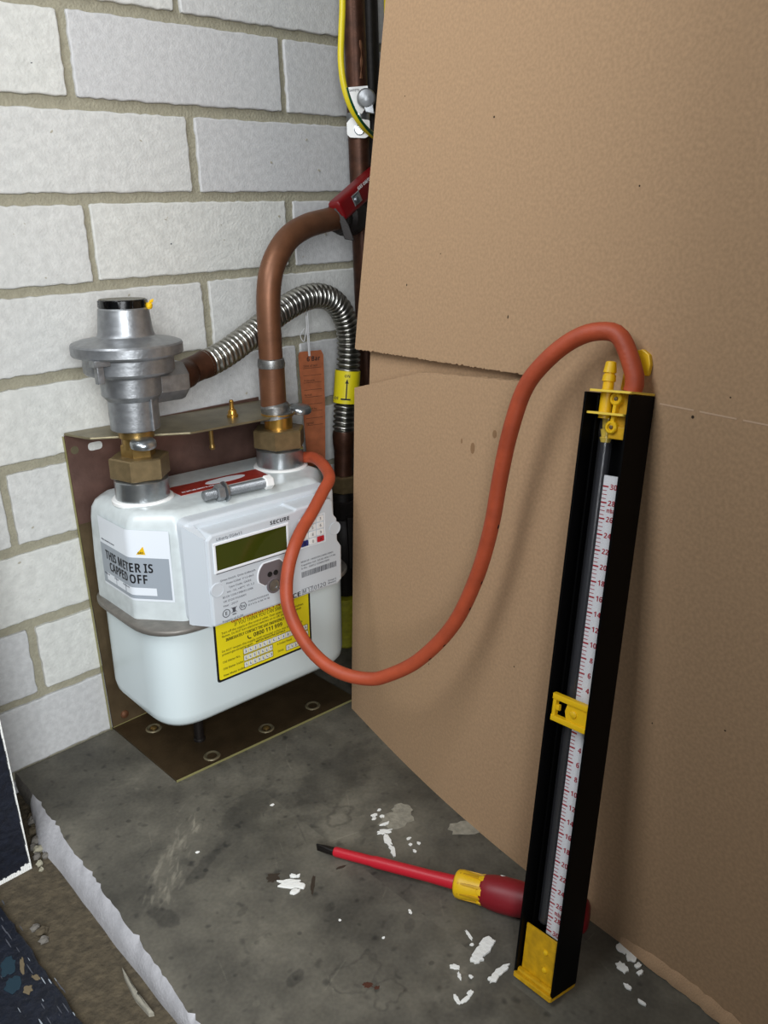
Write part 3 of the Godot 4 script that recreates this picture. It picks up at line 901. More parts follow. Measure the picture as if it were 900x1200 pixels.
func module_face(mod: Node3D) -> void:
	var z := 97.0
	var bez := part("bezel", frame_of(10.4, -48.6, 88.6, -21.0, 2.3, z - 0.5, z + 0.9), C.plastic_line, mod)
	part("lcd_screen", plate(rect(12.5, -46.4, 86.4, -23.2), z - 0.4, z + 0.25), C.lcd, mod)
	part("bezel_shade_strip", plate(rect(12.0, -49.6, 87.5, -48.7), z - 0.3, z + 0.12), C.ink_grey, mod)  # flat grey strip that paints the shade under the bezel
	text(mod, "SECURE", 3.5, flat(69.5, -17.2, z + 0.1), C.ink, true, 21)
	text(mod, "Liberty EG4v11", 2.4, flat(14.6, -18.4, z + 0.1), C.ink_grey, false, 25)
	var lines := [["Qmax 6m3/h  Qmin 0.04m3/h", 15.2, 36.0], ["Pmax 0.5bar  V 1.2 dm3", 21, 28.0], ["Type Code: G4/E6", 23, 23.0], ["tm: -10..+40°C  V1.1.2", 21, 28.0], ["BS EN 1359:1998/A1:2006", 16.5, 31.0], ["UK 0120 SGS0001", 16.8, 23.0], ["Year : 2017", 16.0, 15.0]]
	for i in lines.size(): text(mod, lines[i][0], 1.7, flat(lines[i][1], -56.4 - i * 4.05, z + 0.1), C.ink_grey, false, lines[i][2])
	text(mod, "TUV07ATEX553293", 1.5, flat(41.5, -84.2, z + 0.1), C.ink_grey, false, 22)
	text(mod, "II 2 G Ex ia IIA T4 Gb", 1.5, flat(41.5, -87.4, z + 0.1), C.ink_grey, false, 23)
	text(mod, "Property of: E.ON", 1.8, flat(14.4, -95.0, z + 0.1), C.ink_grey, false, 21)
	# symbols: ringed figure, crossed bin, hexagon
	var m := Mb.new()
	hoop(m, Vector3(18.8, -88.0, z), 3.9, 0.35, 28)
	part("recycling_symbol", m, C.ink_grey, mod)
	text(mod, "E", 3.2, flat(17.8, -88, z + 0.1), C.ink_grey, true)
	m = plate(PackedVector2Array([Vector2(24.8, -84.6), Vector2(28.6, -84.6), Vector2(28.0, -89.4), Vector2(25.6, -89.4)]), z - 0.2, z + 0.1)
	prism(m, ID, rect(24.8, -91.6, 28.8, -90.7), z - 0.2, z + 0.1)
	for s in [-1.0, 1.0]: prism(m, Transform3D(Basis(Vector3.BACK, s * 0.75), Vector3(26.8, -87, z)), rect(-4, -0.2, 4, 0.2), -0.2, 0.16)
	part("bin_symbol", m, C.ink_grey, mod)
	m = Mb.new()
	hoop(m, Vector3(36.0, -86.6, z), 4.0, 0.35, 6)
	part("hexagon_symbol", m, C.ink_grey, mod)
	text(mod, "Ex", 2.6, flat(34.0, -86.6, z + 0.1), C.ink_grey, true, 4.2)
	# optical port
	var arc := PackedVector2Array()
	for i in 25:
		var a := lerpf(-0.32, PI + 0.32, i / 24.0)
		arc.append(Vector2(68.2 + 14.6 * cos(a), -65.0 + minf(12.0, 14.6 * sin(a))))
	arc.append(Vector2(60, -74)); arc.append(Vector2(76, -74))
	var raised := PackedVector2Array()
	for q in arc: raised.append(Vector2(68.2, -65) + (q - Vector2(68.2, -65)) * 1.08)
	part("port_rim", plate(raised, z - 0.4, z + 0.6, 0.4), C.plastic_line, mod)
	part("optical_port", plate(arc, z, z + 0.9, 0.2), C.sensor, mod)
	for x in [65.6, 72.0]:
		m = Mb.new()
		lathe(m, Transform3D(Basis(Vector3.RIGHT, PI / 2), Vector3(x, -64.6, z + 0.8)), [Vector2(2.6, 0), Vector2(2.5, 0.5), Vector2(1.6, 0.6), Vector2(1.4, 0.2)], 20)
		part("port_eye", m, C.black_soft, mod)
	m = Mb.new()
	lathe(m, Transform3D(Basis(Vector3.RIGHT, PI / 2), Vector3(69.4, -76.4, z + 0.4)), [Vector2(7.6, 0), Vector2(7.6, 1.0), Vector2(6.4, 1.2), Vector2(6.0, 0.4), Vector2(0.01, 0.3)], 32)
	var well := part("seal_well", m, C.sensor, mod)
	m = Mb.new()
	lathe(m, Transform3D(Basis(Vector3.RIGHT, PI / 2), Vector3(69.4, -76.4, z + 0.8)), [Vector2(5.6, 0), Vector2(5.4, 0.7), Vector2(3.4, 1.0), Vector2(3.2, 0.4), Vector2(0.01, 0.3)], 24)
	part("seal_disc", m, C.zinc, mod)
	# screw caps
	for c in [Vector2(11.8, -63.6), Vector2(142.6, -40.2)]:
		m = Mb.new()
		lathe(m, Transform3D(Basis(Vector3.RIGHT, PI / 2), Vector3(c.x, c.y, 74)), [Vector2(7.2, 0), Vector2(6.8, 22.8), Vector2(6.5, 23.6), Vector2(5.7, 23.7), Vector2(5.6, 23.4), Vector2(0.01, 23.4)], 32)
		part("screw_cap", m, C.plastic, mod)
	# keypad
	part("keypad_panel", frame_of(101.0, -50.5, 131.0, -21.6, 0.7, z - 0.3, z + 0.4), C.plastic_line, mod)
	var names := [["1", "2", "3"], ["4", "5", "6"], ["7", "8", "9"], ["B", "0", "A"]]
	for r in 4:
		for c in 3:
			var x := 102.4 + c * 9.3; var y := -23.4 - r * 6.7
			var km: Material = C.white
			if r == 3 and c == 0: km = C.ink_blue
			if r == 3 and c == 2: km = C.red
			var key := part("key", plate(rect(x, y - 5.4, x + 8.0, y, 1.0, 3), z - 0.3, z + 0.8, 0.3), km, mod)
			text(key, names[r][c], 2.6, flat(x + 4.0, y - 2.7, z + 0.9), C.ink, false, 0.0, true)
	# serial block
	text(mod, "MSN Id : E6S07012345678901", 1.6, flat(101.4, -63.6, z + 0.1), C.ink_grey, false, 38)
	text(mod, "Supplier tel: 0330 400 1146", 1.6, flat(101.4, -67.0, z + 0.1), C.ink_grey, false, 41)
	text(mod, "Sr No : G0012 1234567890", 1.6, flat(101.4, -70.2, z + 0.1), C.ink_grey, false, 33)
	m = Mb.new()
	var x := 101.6
	while x < 142.5:
		var w := rng.randf_range(0.35, 1.1)
		prism(m, ID, rect(x, -79.2, x + w, -73.6), z - 0.2, z + 0.12)
		x += w + rng.randf_range(0.35, 0.8)
	part("barcode", m, C.ink_grey, mod)
	text(mod, "CE", 4.4, flat(90.2, -94.4, z + 0.1), C.ink, true, 9.0)
	text(mod, "M 17", 3.8, flat(102.0, -93.6, z + 0.1), C.ink_grey, false, 11.5)
	part("year_box", frame_of(101.0, -96.4, 114.4, -90.8, 0.3, z - 0.2, z + 0.12), C.ink_grey, mod)
	text(mod, "0120", 4.0, flat(115.6, -93.6, z + 0.1), C.ink_grey, false, 14)
	text(mod, "Smart", 1.7, flat(132.5, -91.6, z + 0.1), C.ink_grey, false, 10)
	text(mod, "Meter", 1.7, flat(132.5, -94.2, z + 0.1), C.ink_grey, false, 10)

func hoop(m: Mb, at: Vector3, r: float, w: float, n: int) -> void:
	for i in n:
		var a := TAU * i / n; var b := TAU * (i + 1) / n
		prism(m, Transform3D(Basis(), at), PackedVector2Array([Vector2(cos(a), sin(a)) * r, Vector2(cos(b), sin(b)) * r, Vector2(cos(b), sin(b)) * (r - w * 2), Vector2(cos(a), sin(a)) * (r - w * 2)]), -0.2, 0.12)

func yellow_label(o: Node3D) -> void:
	var z := 73.3
	var edge := part("emergency_label", plate(rect(18.2, -167.4, 127.8, -92, 3.2, 4), z - 0.4, z + 0.1), C.ink, o)
	part("yellow_field", plate(rect(20.4, -165.2, 125.6, -94, 2.0, 4), z - 0.3, z + 0.2), C.yellow_label, edge)
	var at := z + 0.3
	text(edge, "GAS EMERGENCY NOTICE", 3.4, flat(37, -106.8, at), C.ink_red, true, 72)
	text(edge, "GAS EMERGENCY NOTICE", 3.4, flat(37, -110.4, at), C.ink_red, true, 72)
	text(edge, "IF YOU THINK YOU CAN SMELL GAS", 3.3, flat(40, -114.6, at), C.ink, false, 66)
	text(edge, "Turn off the supply at the control valve. Then open doors and windows", 2.1, flat(26, -119.2, at), C.ink, false, 93)
	text(edge, "flames. Do NOT turn electrical switches on or off. Do NOT use naked", 2.1, flat(26, -122.6, at), C.ink, false, 90)
	text(edge, "IMMEDIATELY CONTACT THE GAS EMERGENCY SERVICE", 2.9, flat(30, -127.0, at), C.ink, true, 78)
	text(edge, "0800 111 999", 4.2, flat(60.0, -132.2, at), C.ink, true, 33)
	var m := Mb.new()
	tube(m, curve([Vector3(53.6, -130.6, at), Vector3(53.6, -132.6, at), Vector3(55.0, -134.0, at), Vector3(57.0, -134.0, at)], 0.6), 0.55, 6)
	part("telephone_symbol", m, C.ink, edge)
	text(edge, "Do NOT reopen the supply until remedial action has been taken to", 2.0, flat(25, -137.4, at), C.ink, false, 92)
	text(edge, "prevent gas escaping again.", 2.0, flat(25, -140.6, at), C.ink, false, 34)
	text(edge, "METER REGISTER DETAILS", 2.0, flat(62, -140.2, at), C.ink, true, 34)
	for r in [["Old Meter No.", 25, -148.4, 19.0], ["Old Meter Index", 25, -155.2, 22.0], ["New Meter Index", 25, -162.0, 23.0], ["X Index Read", 86, -152.0, 17.0], ["Date", 86.5, -159.6, 6.5]]: text(edge, r[0], 2.0, flat(r[1], r[2], at), C.ink, false, r[3])
	for r in [[48.0, -148.2, 14, 5.4], [48.0, -155.2, 7, 4.7], [48.0, -162.2, 7, 4.7], [110, -155.0, 3, 4.7], [96.5, -162.2, 6, 4.6]]:
		for k in r[2]:
			var b := part("entry_box", plate(rect(r[0] + k * r[3], r[1], r[0] + k * r[3] + r[3] - 0.7, r[1] + 5.2), z, z + 0.3), C.white_print, edge)
			var d := Mb.new()
			var qx: float = r[0] + k * r[3] + 1.2; var qy: float = r[1] + 1.2
			tube(d, curve([Vector3(qx + rng.randf(), qy + 2.6, at + 0.05), Vector3(qx + 2.0 * rng.randf(), qy + 2.0, at + 0.05), Vector3(qx + 0.6, qy + rng.randf(), at + 0.05), Vector3(qx + 2.0, qy + rng.randf(), at + 0.05)], 0.8), 0.3, 5)
			part("handwriting", d, C.ink_grey, edge)
		part("box_border", frame_of(r[0] - 0.7, r[1] - 0.6, r[0] + r[2] * r[3], r[1] + 5.8, 0.6, z, z + 0.25), C.ink, edge)

var case_path := PackedVector2Array()

func round_case(s: float, off: float) -> Vector2:                       # (x, z) at s along the case's left face and bevelled corner; on the left face s is z
	if case_path.is_empty():
		var q := case_plan(0.0)
		for i in q.size():                          # the outline as listed runs back, right, front, left: walk its left and front-left end backwards
			var p := q[q.size() - 1 - i]
			if p.x < 60.0 and p.y > -50.0: case_path.append(p)
		if case_path[0].x > case_path[-1].x: case_path.reverse()
	var at := s - case_path[0].y
	for i in case_path.size() - 1:
		var l := case_path[i].distance_to(case_path[i + 1])
		if at <= l or i == case_path.size() - 2:
			var t := (case_path[i + 1] - case_path[i]).normalized()
			return case_path[i] + t * at + Vector2(-t.y, t.x) * off
		at -= l
	return case_path[0]

func wrap_mesh(src: Mb, s0: float, y0: float, off: float) -> Mb:          # bends a flat (x, y, z) mesh round the case
	var m := Mb.new()
	m.v = src.v.duplicate()
	for i in m.v.size():
		var p := m.v[i]
		var w := round_case(s0 + p.x, off + p.z)
		m.v[i] = Vector3(w.x, y0 + p.y, w.y)
	return m

func grid_rect(w: float, y0: Callable, y1: Callable, z: float) -> Mb:
	var m := Mb.new()
	var n := 48
	for i in n:
		var a := w * i / n; var b := w * (i + 1) / n
		for k in 3:
			var f0 := k / 3.0; var f1 := (k + 1) / 3.0
			m.quad(Vector3(a, lerpf(y0.call(a), y1.call(a), f0), z), Vector3(b, lerpf(y0.call(b), y1.call(b), f0), z), Vector3(b, lerpf(y0.call(b), y1.call(b), f1), z), Vector3(a, lerpf(y0.call(a), y1.call(a), f1), z))
	return m

func capped_sticker(o: Node3D) -> void:
	var k := func(y: float) -> Callable: return func(_a: float) -> float: return y
	var s0 := -24.0
	var long := 93.0
	var st := part("capped_off_sticker", wrap_mesh(grid_rect(long, k.call(-81), k.call(-14.5), 0), s0, 0, 0.25), C.sticker_white, o)
	part("grey_field", wrap_mesh(grid_rect(long - 2.0, k.call(-79.0), k.call(-40.0), 0), s0 + 0.2, 0, 0.4), C.sticker_grey, st)
	var l := letters("THIS METER IS", 8.4, true)
	squeeze(l, 67.0)
	part("lettering", wrap_mesh(l, s0 + 9.0, -49.8, 0.6), C.ink, st, 20)
	l = letters("CAPPED OFF", 8.4, true)
	squeeze(l, 55.0)
	part("lettering", wrap_mesh(l, s0 + 15.0, -60.4, 0.6), C.ink, st, 20)
	for r in [[7.0, 18.0], [26.0, 17.0], [44.5, 33.0]]: part("entry_box", wrap_mesh(grid_rect(r[1], k.call(-75.6), k.call(-68.4), 0), s0 + r[0], 0, 0.5), C.sticker_white, st)
	l = letters("Name          Date          Reason", 1.5, false)
	squeeze(l, 48)
	part("lettering", wrap_mesh(l, s0 + 3.0, -69.6, 0.6), C.ink_grey, st, 20)
	var tri := Mb.new()
	prism(tri, ID, PackedVector2Array([Vector2(0, 0), Vector2(8.4, 0), Vector2(6.8, 7.6)]), 0, 0.1)
	part("warning_triangle", wrap_mesh(tri, s0 + 62.0, -37.0, 0.4), C.yellow, st)
	l = letters("GAS", 2.0, true)
	part("lettering", wrap_mesh(l, s0 + 63.6, -35.4, 0.6), C.ink, st, 20)
	l = letters("Meter removed from use on", 1.4, false)
	part("lettering", wrap_mesh(l, s0 + 4.0, -36.0, 0.5), C.ink_grey, st, 20)

func squeeze(m: Mb, w: float) -> void:
	var k := w / width_of(m)
	for i in m.v.size(): m.v[i].x *= k


# ---------------------------------------------------------------- pipework
func hexnut(m: Mb, x: Transform3D, r: float, y0: float, y1: float) -> void:
	var c := 1.2
	var rings := []
	for k in [[r - c * 1.4, y0], [r, y0 + c], [r, y1 - c], [r - c * 1.4, y1]]:
		var ring := PackedVector3Array()
		for i in 6:
			var a := -TAU * i / 6 + 0.25
			ring.append(x * Vector3(k[0] * cos(a), k[1], k[0] * sin(a)))
		rings.append(ring)
	loft(m, rings)

func regulator() -> void:
	var o := thing("gas_regulator", "grey cast metal gas regulator with black cap above the left meter union", "regulator", M, Vector3(0, 20, 0))
	var m := Mb.new()
	lathe(m, ID, [Vector2(20.5, 64), Vector2(21.3, 65), Vector2(21.3, 90), Vector2(24.5, 93.5), Vector2(25.5, 95), Vector2(25.5, 110), Vector2(27.5, 112), Vector2(36.5, 113.5), Vector2(38, 115.5), Vector2(38, 126.5), Vector2(39.5, 128), Vector2(45.4, 129), Vector2(46.5, 130.4), Vector2(46.5, 137.5), Vector2(45.4, 139), Vector2(40, 140.8), Vector2(26.5, 143), Vector2(24, 144.5), Vector2(22.8, 147.5), Vector2(20.8, 166.5), Vector2(20, 167.5), Vector2(18, 167.6)], 56)
	part("body", m, C.cast, o, 32)
	m = Mb.new()
	lathe(m, ID, [Vector2(19.6, 166), Vector2(19.6, 173.6), Vector2(19, 174.4), Vector2(10, 174.6), Vector2(0.01, 174.6)], 40)
	for i in 10: box(m, Transform3D(Basis(Vector3.UP, TAU * i / 10), Vector3.ZERO), Vector3(-1.2, 168, 18.5), Vector3(1.2, 173.6, 20.3), 0.4)
	part("cap", m, C.cap, o, 32)
	m = Mb.new()                                   # yellow seal on the cap
	lathe(m, Transform3D(Basis(Vector3.RIGHT, 0.3), Vector3(16.5, 168.5, 14)), [Vector2(0.01, -2.6), Vector2(2.4, -2.0), Vector2(3.2, 0), Vector2(2.6, 2.2), Vector2(0.01, 3.0)], 12)
	prism(m, flat(18, 171, 14), PackedVector2Array([Vector2(-1, 0), Vector2(2, 0), Vector2(3, 3), Vector2(0, 2)]), -1, 1, 0.3)
	part("seal", m, C.yellow, o)
	m = Mb.new()                                   # clamp lug under the flange
	box(m, flat(-36, 0, 19), Vector3(-3, 110, -3), Vector3(3, 126, 4), 1)
	box(m, flat(-36, 0, 19), Vector3(-6, 124, -5), Vector3(8, 129.5, 7), 1)
	part("lug", m, C.cast, o)
	m = Mb.new()                                   # casting rib down the front
	box(m, ID, Vector3(5.0, 64, 18), Vector3(7.2, 92, 22.6), 0.8)
	part("rib", m, C.cast, o)
	m = Mb.new()                                   # side outlet: octagonal boss with sloping shoulder
	var rings := []
	for k in [[14.0, 15.0], [22.0, 18.5], [46.0, 18.5], [50.0, 17.0]]:
		var ring := PackedVector3Array()
		for i in 8:
			var a := -TAU * (i + 0.5) / 8
			ring.append(Vector3(k[0], 101 + k[1] * sin(-a), k[1] * cos(a) - 4.0))
		rings.append(ring)
	loft(m, rings)
	part("outlet_boss", m, C.cast, o, 20)
	m = Mb.new()
	lathe(m, ID, [Vector2(13.5, 47), Vector2(13.5, 56), Vector2(15.5, 57), Vector2(15.5, 64.5), Vector2(13, 65)], 28)
	part("brass_stub", m, C.brass, o, 30)
	m = Mb.new()
	hexnut(m, ID, 15.0, 38, 51)
	part("brass_hexagon", m, C.brass, o, 20)
	m = Mb.new()
	hexnut(m, ID, 26.5, 20.5, 40)
	part("union_nut", m, C.brass_dull, o, 20)

func copper_loop() -> void:
	var o := thing("copper_pipe", "brown copper pipe bending up from the right meter union to the red valve", "pipe", W, m2w(Vector3(152.4, 20, 0)))
	var foot := m2w(Vector3(152.4, 40, 0))
	var m := Mb.new()
	var path := curve([Vector3(131.8, 252, 73.5), Vector3(132.2, 300, 74), Vector3(132.6, 333, 74.5), Vector3(134.5, 360, 74.5), Vector3(140, 381, 74), Vector3(152, 398, 72), Vector3(170, 411.5, 68), Vector3(195, 420, 62), Vector3(222, 424, 55), Vector3(250, 427, 48)], 5)
	tube(m, path, 11.6, 28)
	part("pipe", m, C.copper, o, 50)
	m = Mb.new()
	lathe(m, along(Vector3(131.7, 250, 73.5), Vector3(132.2, 300, 74)), [Vector2(11, 2), Vector2(12.8, 3), Vector2(12.8, 44), Vector2(11.5, 45)], 28)
	part("coupling", m, C.copper, o, 30)
	m = Mb.new()
	lathe(m, along(Vector3(131.7, 250, 73.5), Vector3(132.2, 300, 74)), [Vector2(11.5, 40), Vector2(13.3, 41), Vector2(13.6, 44), Vector2(13.2, 47), Vector2(12.9, 49), Vector2(11.4, 50)], 28)
	part("solder_ring", m, C.solder, o, 40)
	m = Mb.new()
	lathe(m, along(foot, Vector3(131.7, 262, 73.5)), [Vector2(12, 10), Vector2(17.5, 10.5), Vector2(17.5, 14), Vector2(14.5, 15), Vector2(14.5, 22), Vector2(13, 24), Vector2(11.5, 25)], 32)
	part("solder_cup", m, C.solder, o, 30)
	m = Mb.new()
	lathe(m, Transform3D(M.basis, foot), [Vector2(14, -4), Vector2(14, 11), Vector2(17, 13.8), Vector2(17, 15)], 32)
	part("brass_stub", m, C.brass_bright, o, 30)
	m = Mb.new()
	hexnut(m, Transform3D(M.basis, foot), 27, -19, 0)
	part("union_nut", m, C.brass_dull, o, 20)

func flexible_hose() -> void:
	var o := thing("flexible_hose", "silver corrugated steel gas hose arching from the grey regulator past the copper pipe", "hose", W, Vector3(252, 130, 38))
	var a := M * Vector3(44, 101, -4) - W.origin
	var m := Mb.new()
	tube(m, curve([a, a + Vector3(14, 1.6, -4), Vector3(48, 297, 60.0), Vector3(71, 301.5, 57.2)], 4), func(s: float) -> float: return 12.5 if s < 40 else 13.2, 24)
	part("end_sleeve", m, C.copper_dark, o, 50)
	m = Mb.new()
	var path := curve([Vector3(68, 301, 57.4), Vector3(80, 303.5, 56), Vector3(100, 309.5, 53), Vector3(134, 323, 48), Vector3(170, 339, 44), Vector3(207, 349.5, 41), Vector3(234, 347.5, 39.5), Vector3(253, 335, 38.5), Vector3(263, 316, 38), Vector3(265.5, 297, 38), Vector3(263, 269, 38), Vector3(257.5, 231, 38), Vector3(252.5, 197, 38)], 0.59)
	var pitch := 5.9
	tube(m, path, func(s: float) -> float: return 9.2 + 4.2 * sqrt(absf(cos(PI * s / pitch))), 28)
	part("corrugated_tube", m, C.steel, o, 50)
	m = Mb.new()                                   # yellow on/off label round the hose
	var d0 := Vector3(262.2, 265, 38); var d1 := Vector3(257.2, 229, 38)
	lathe(m, along(d1, d0), [Vector2(14.2, 0), Vector2(14.4, 0.2), Vector2(14.4, d0.distance_to(d1)), Vector2(14.2, d0.distance_to(d1))], 32)
	var lab := part("on_off_label", m, C.yellow_label, o)
	var eye := Vector3(-348, 431, 742)
	var f := along(d1, d0)
	var toward := (eye - d1); toward = (toward - f.basis.y * toward.dot(f.basis.y)).normalized()
	var side := f.basis.y.cross(toward).normalized()
	var pt := face(d1 + toward * 14.6, side, f.basis.y)
	m = Mb.new()
	prism(m, pt, rect(-0.7, 6, 0.7, 25), -0.8, 0.15)
	prism(m, pt, PackedVector2Array([Vector2(-2.0, 23), Vector2(2.0, 23), Vector2(0, 28)]), -0.8, 0.15)
	prism(m, pt, rect(-6.0, 4.6, 5.0, 6.2), -1.6, 0.1)
	part("arrow_print", m, C.ink, lab)
	text(lab, "ON", 3.0, pt * flat(0, 31.2, 0.1), C.ink, true, 0, true)
	text(lab, "OFF", 3.0, pt * flat(-9.4, 6.0, -3.2), C.ink, true, 0, true)
	m = Mb.new()
	lathe(m, along(Vector3(248.5, 146, 38.5), Vector3(252.5, 196, 38)), [Vector2(11, 0), Vector2(11, 28), Vector2(12.5, 36), Vector2(13.2, 46), Vector2(12.5, 52)], 28)
	part("lower_sleeve", m, C.copper_dark, o, 40)
	m = Mb.new()
	hexnut(m, along(Vector3(247.5, 128, 38.5), Vector3(248.5, 146, 38.5)), 18, -2, 18)
	part("hexagon_nut", m, C.brass_dull, o, 20)

func wall_pipes() -> void:
	var o := thing("copper_riser", "tarnished vertical copper pipe running down the brick wall under the yellow wire", "pipe", W, Vector3(297, -60, 32))
	var m := Mb.new()
	tube(m, curve([Vector3(296, 1000, 32), Vector3(296, 650, 32), Vector3(297, 300, 32), Vector3(298, -66, 32)], 60), 11.2, 24)
	part("pipe", m, C.copper_dark, o, 50)
	m = Mb.new()
	tube(m, curve([Vector3(293.6, 595, 42.2), Vector3(294.2, 580, 42.5), Vector3(293.0, 560, 42.4)], 3), func(s: float) -> float: return 1.2 + 0.6 * sin(s * 0.4), 8)
	part("bare_copper_streak", m, C.copper, o)
	o = thing("dark_riser", "thin dark pipe standing behind the copper riser in the corner", "pipe", W, Vector3(331, 0, 17))
	m = Mb.new()
	tube(m, curve([Vector3(330, 1000, 17), Vector3(332, -66, 17)], 100), 9.5, 20)
	part("pipe", m, C.dark_metal, o, 50)
	# earthing clamp with its white tag
	o = thing("earth_clamp", "white tagged earth clamp strapped round the copper riser", "clamp", W, Vector3(297, 520, 32))
	m = Mb.new()
	lathe(m, Transform3D(Basis(), Vector3(296.5, 516, 32)), [Vector2(11.4, 0), Vector2(12.4, 0.2), Vector2(12.4, 13), Vector2(11.4, 13.2)], 28)
	part("band", m, C.zinc, o)
	var dir := Vector3(-0.67, 0, 0.74)
	var sx := Vector3(0.74, 0, 0.67)
	var f := face(Vector3(296.5, 0, 32) + dir * 14.0, sx, Vector3.UP)
	m = Mb.new()
	prism(m, f, PackedVector2Array([Vector2(-10, 552), Vector2(11, 553), Vector2(12, 538), Vector2(4, 527), Vector2(-3, 529), Vector2(-9, 538)]), -1.0, 0.0, 0.3)
	prism(m, f, fillet(PackedVector2Array([Vector2(-12, 519), Vector2(-7, 524), Vector2(12, 521), Vector2(12, 507), Vector2(7, 504), Vector2(-9, 505), Vector2(-12, 508)]), 2, 3), -1.0, 0.0, 0.3)
	part("tag_plate", m, C.white, o)
	m = Mb.new()
	hoop(m, f * Vector3(1, 512.5, 0), 5.4, 0.9, 20)
	var hp := Mb.new()
	lathe(hp, f * Transform3D(Basis(Vector3.RIGHT, PI / 2), Vector3(1, 512.5, 0)), [Vector2(5.6, -0.2), Vector2(5.6, 1.2), Vector2(4.6, 1.4), Vector2(4.4, 0.4), Vector2(0.01, 0.4)], 24)
	part("clamp_screw", hp, C.zinc, o)
	m = Mb.new()
	lathe(m, f * Transform3D(Basis(Vector3.FORWARD, 0.5) * Basis(Vector3.RIGHT, PI / 2), Vector3(9, 541, 0)), [Vector2(4, 0), Vector2(9, 0.4), Vector2(9.6, 4), Vector2(8, 7), Vector2(3.5, 8.2), Vector2(0.01, 8.4)], 24)
	prism(m, f, PackedVector2Array([Vector2(4, 538), Vector2(8, 528), Vector2(17, 526), Vector2(16, 534), Vector2(17, 540)]), 0.5, 6, 1)
	part("wing_bolt", m, C.cast, o)
	text(o, "SAFETY", 2.2, f * flat(-8, 549, 0.1), C.ink, true)
	# green and yellow earth wire
	o = thing("earth_wire", "yellow and green earth wire curving across the copper riser behind the cardboard", "wire", W, Vector3(264, 625, 50))
	var wp := curve([Vector3(272, 760, 44), Vector3(266, 680, 50), Vector3(263.5, 626, 52), Vector3(259.5, 596, 53), Vector3(256.5, 573, 54), Vector3(258, 551, 55), Vector3(265, 532, 56), Vector3(281, 516, 54), Vector3(309, 505, 46), Vector3(345, 498, 36)], 3)
	m = Mb.new()
	tube(m, wp, 3.2, 14)
	part("insulation", m, C.wire_yellow, o, 60)
	m = Mb.new()
	var gp := PackedVector3Array()
	for i in range(int(wp.size() * 0.67), wp.size()):
		var t := (wp[mini(i + 1, wp.size() - 1)] - wp[maxi(i - 1, 0)]).normalized()
		var ang := clampf((float(i) / wp.size() - 0.67) * 5.0, -0.9, 1.0)
		var u := t.cross(Vector3(-0.67, 0.0, 0.74)).normalized()
		var w := u.cross(t)
		gp.append(wp[i] + (w * cos(ang - 1.2) + u * sin(ang - 1.2)) * -1.6 * -1.0)
	tube(m, gp, 2.2, 10)
	part("green_stripe", m, C.wire_green, o, 60)
	o = thing("earth_wire", "short end of a second yellow wire beside the top edge of the cardboard", "wire", W, Vector3(333, 640, 42))
	m = Mb.new()
	tube(m, curve([Vector3(334, 780, 42), Vector3(333, 640, 42), Vector3(332, 560, 40), Vector3(336, 500, 36)], 6), 3.2, 12)
	part("insulation", m, C.wire_yellow, o, 60)

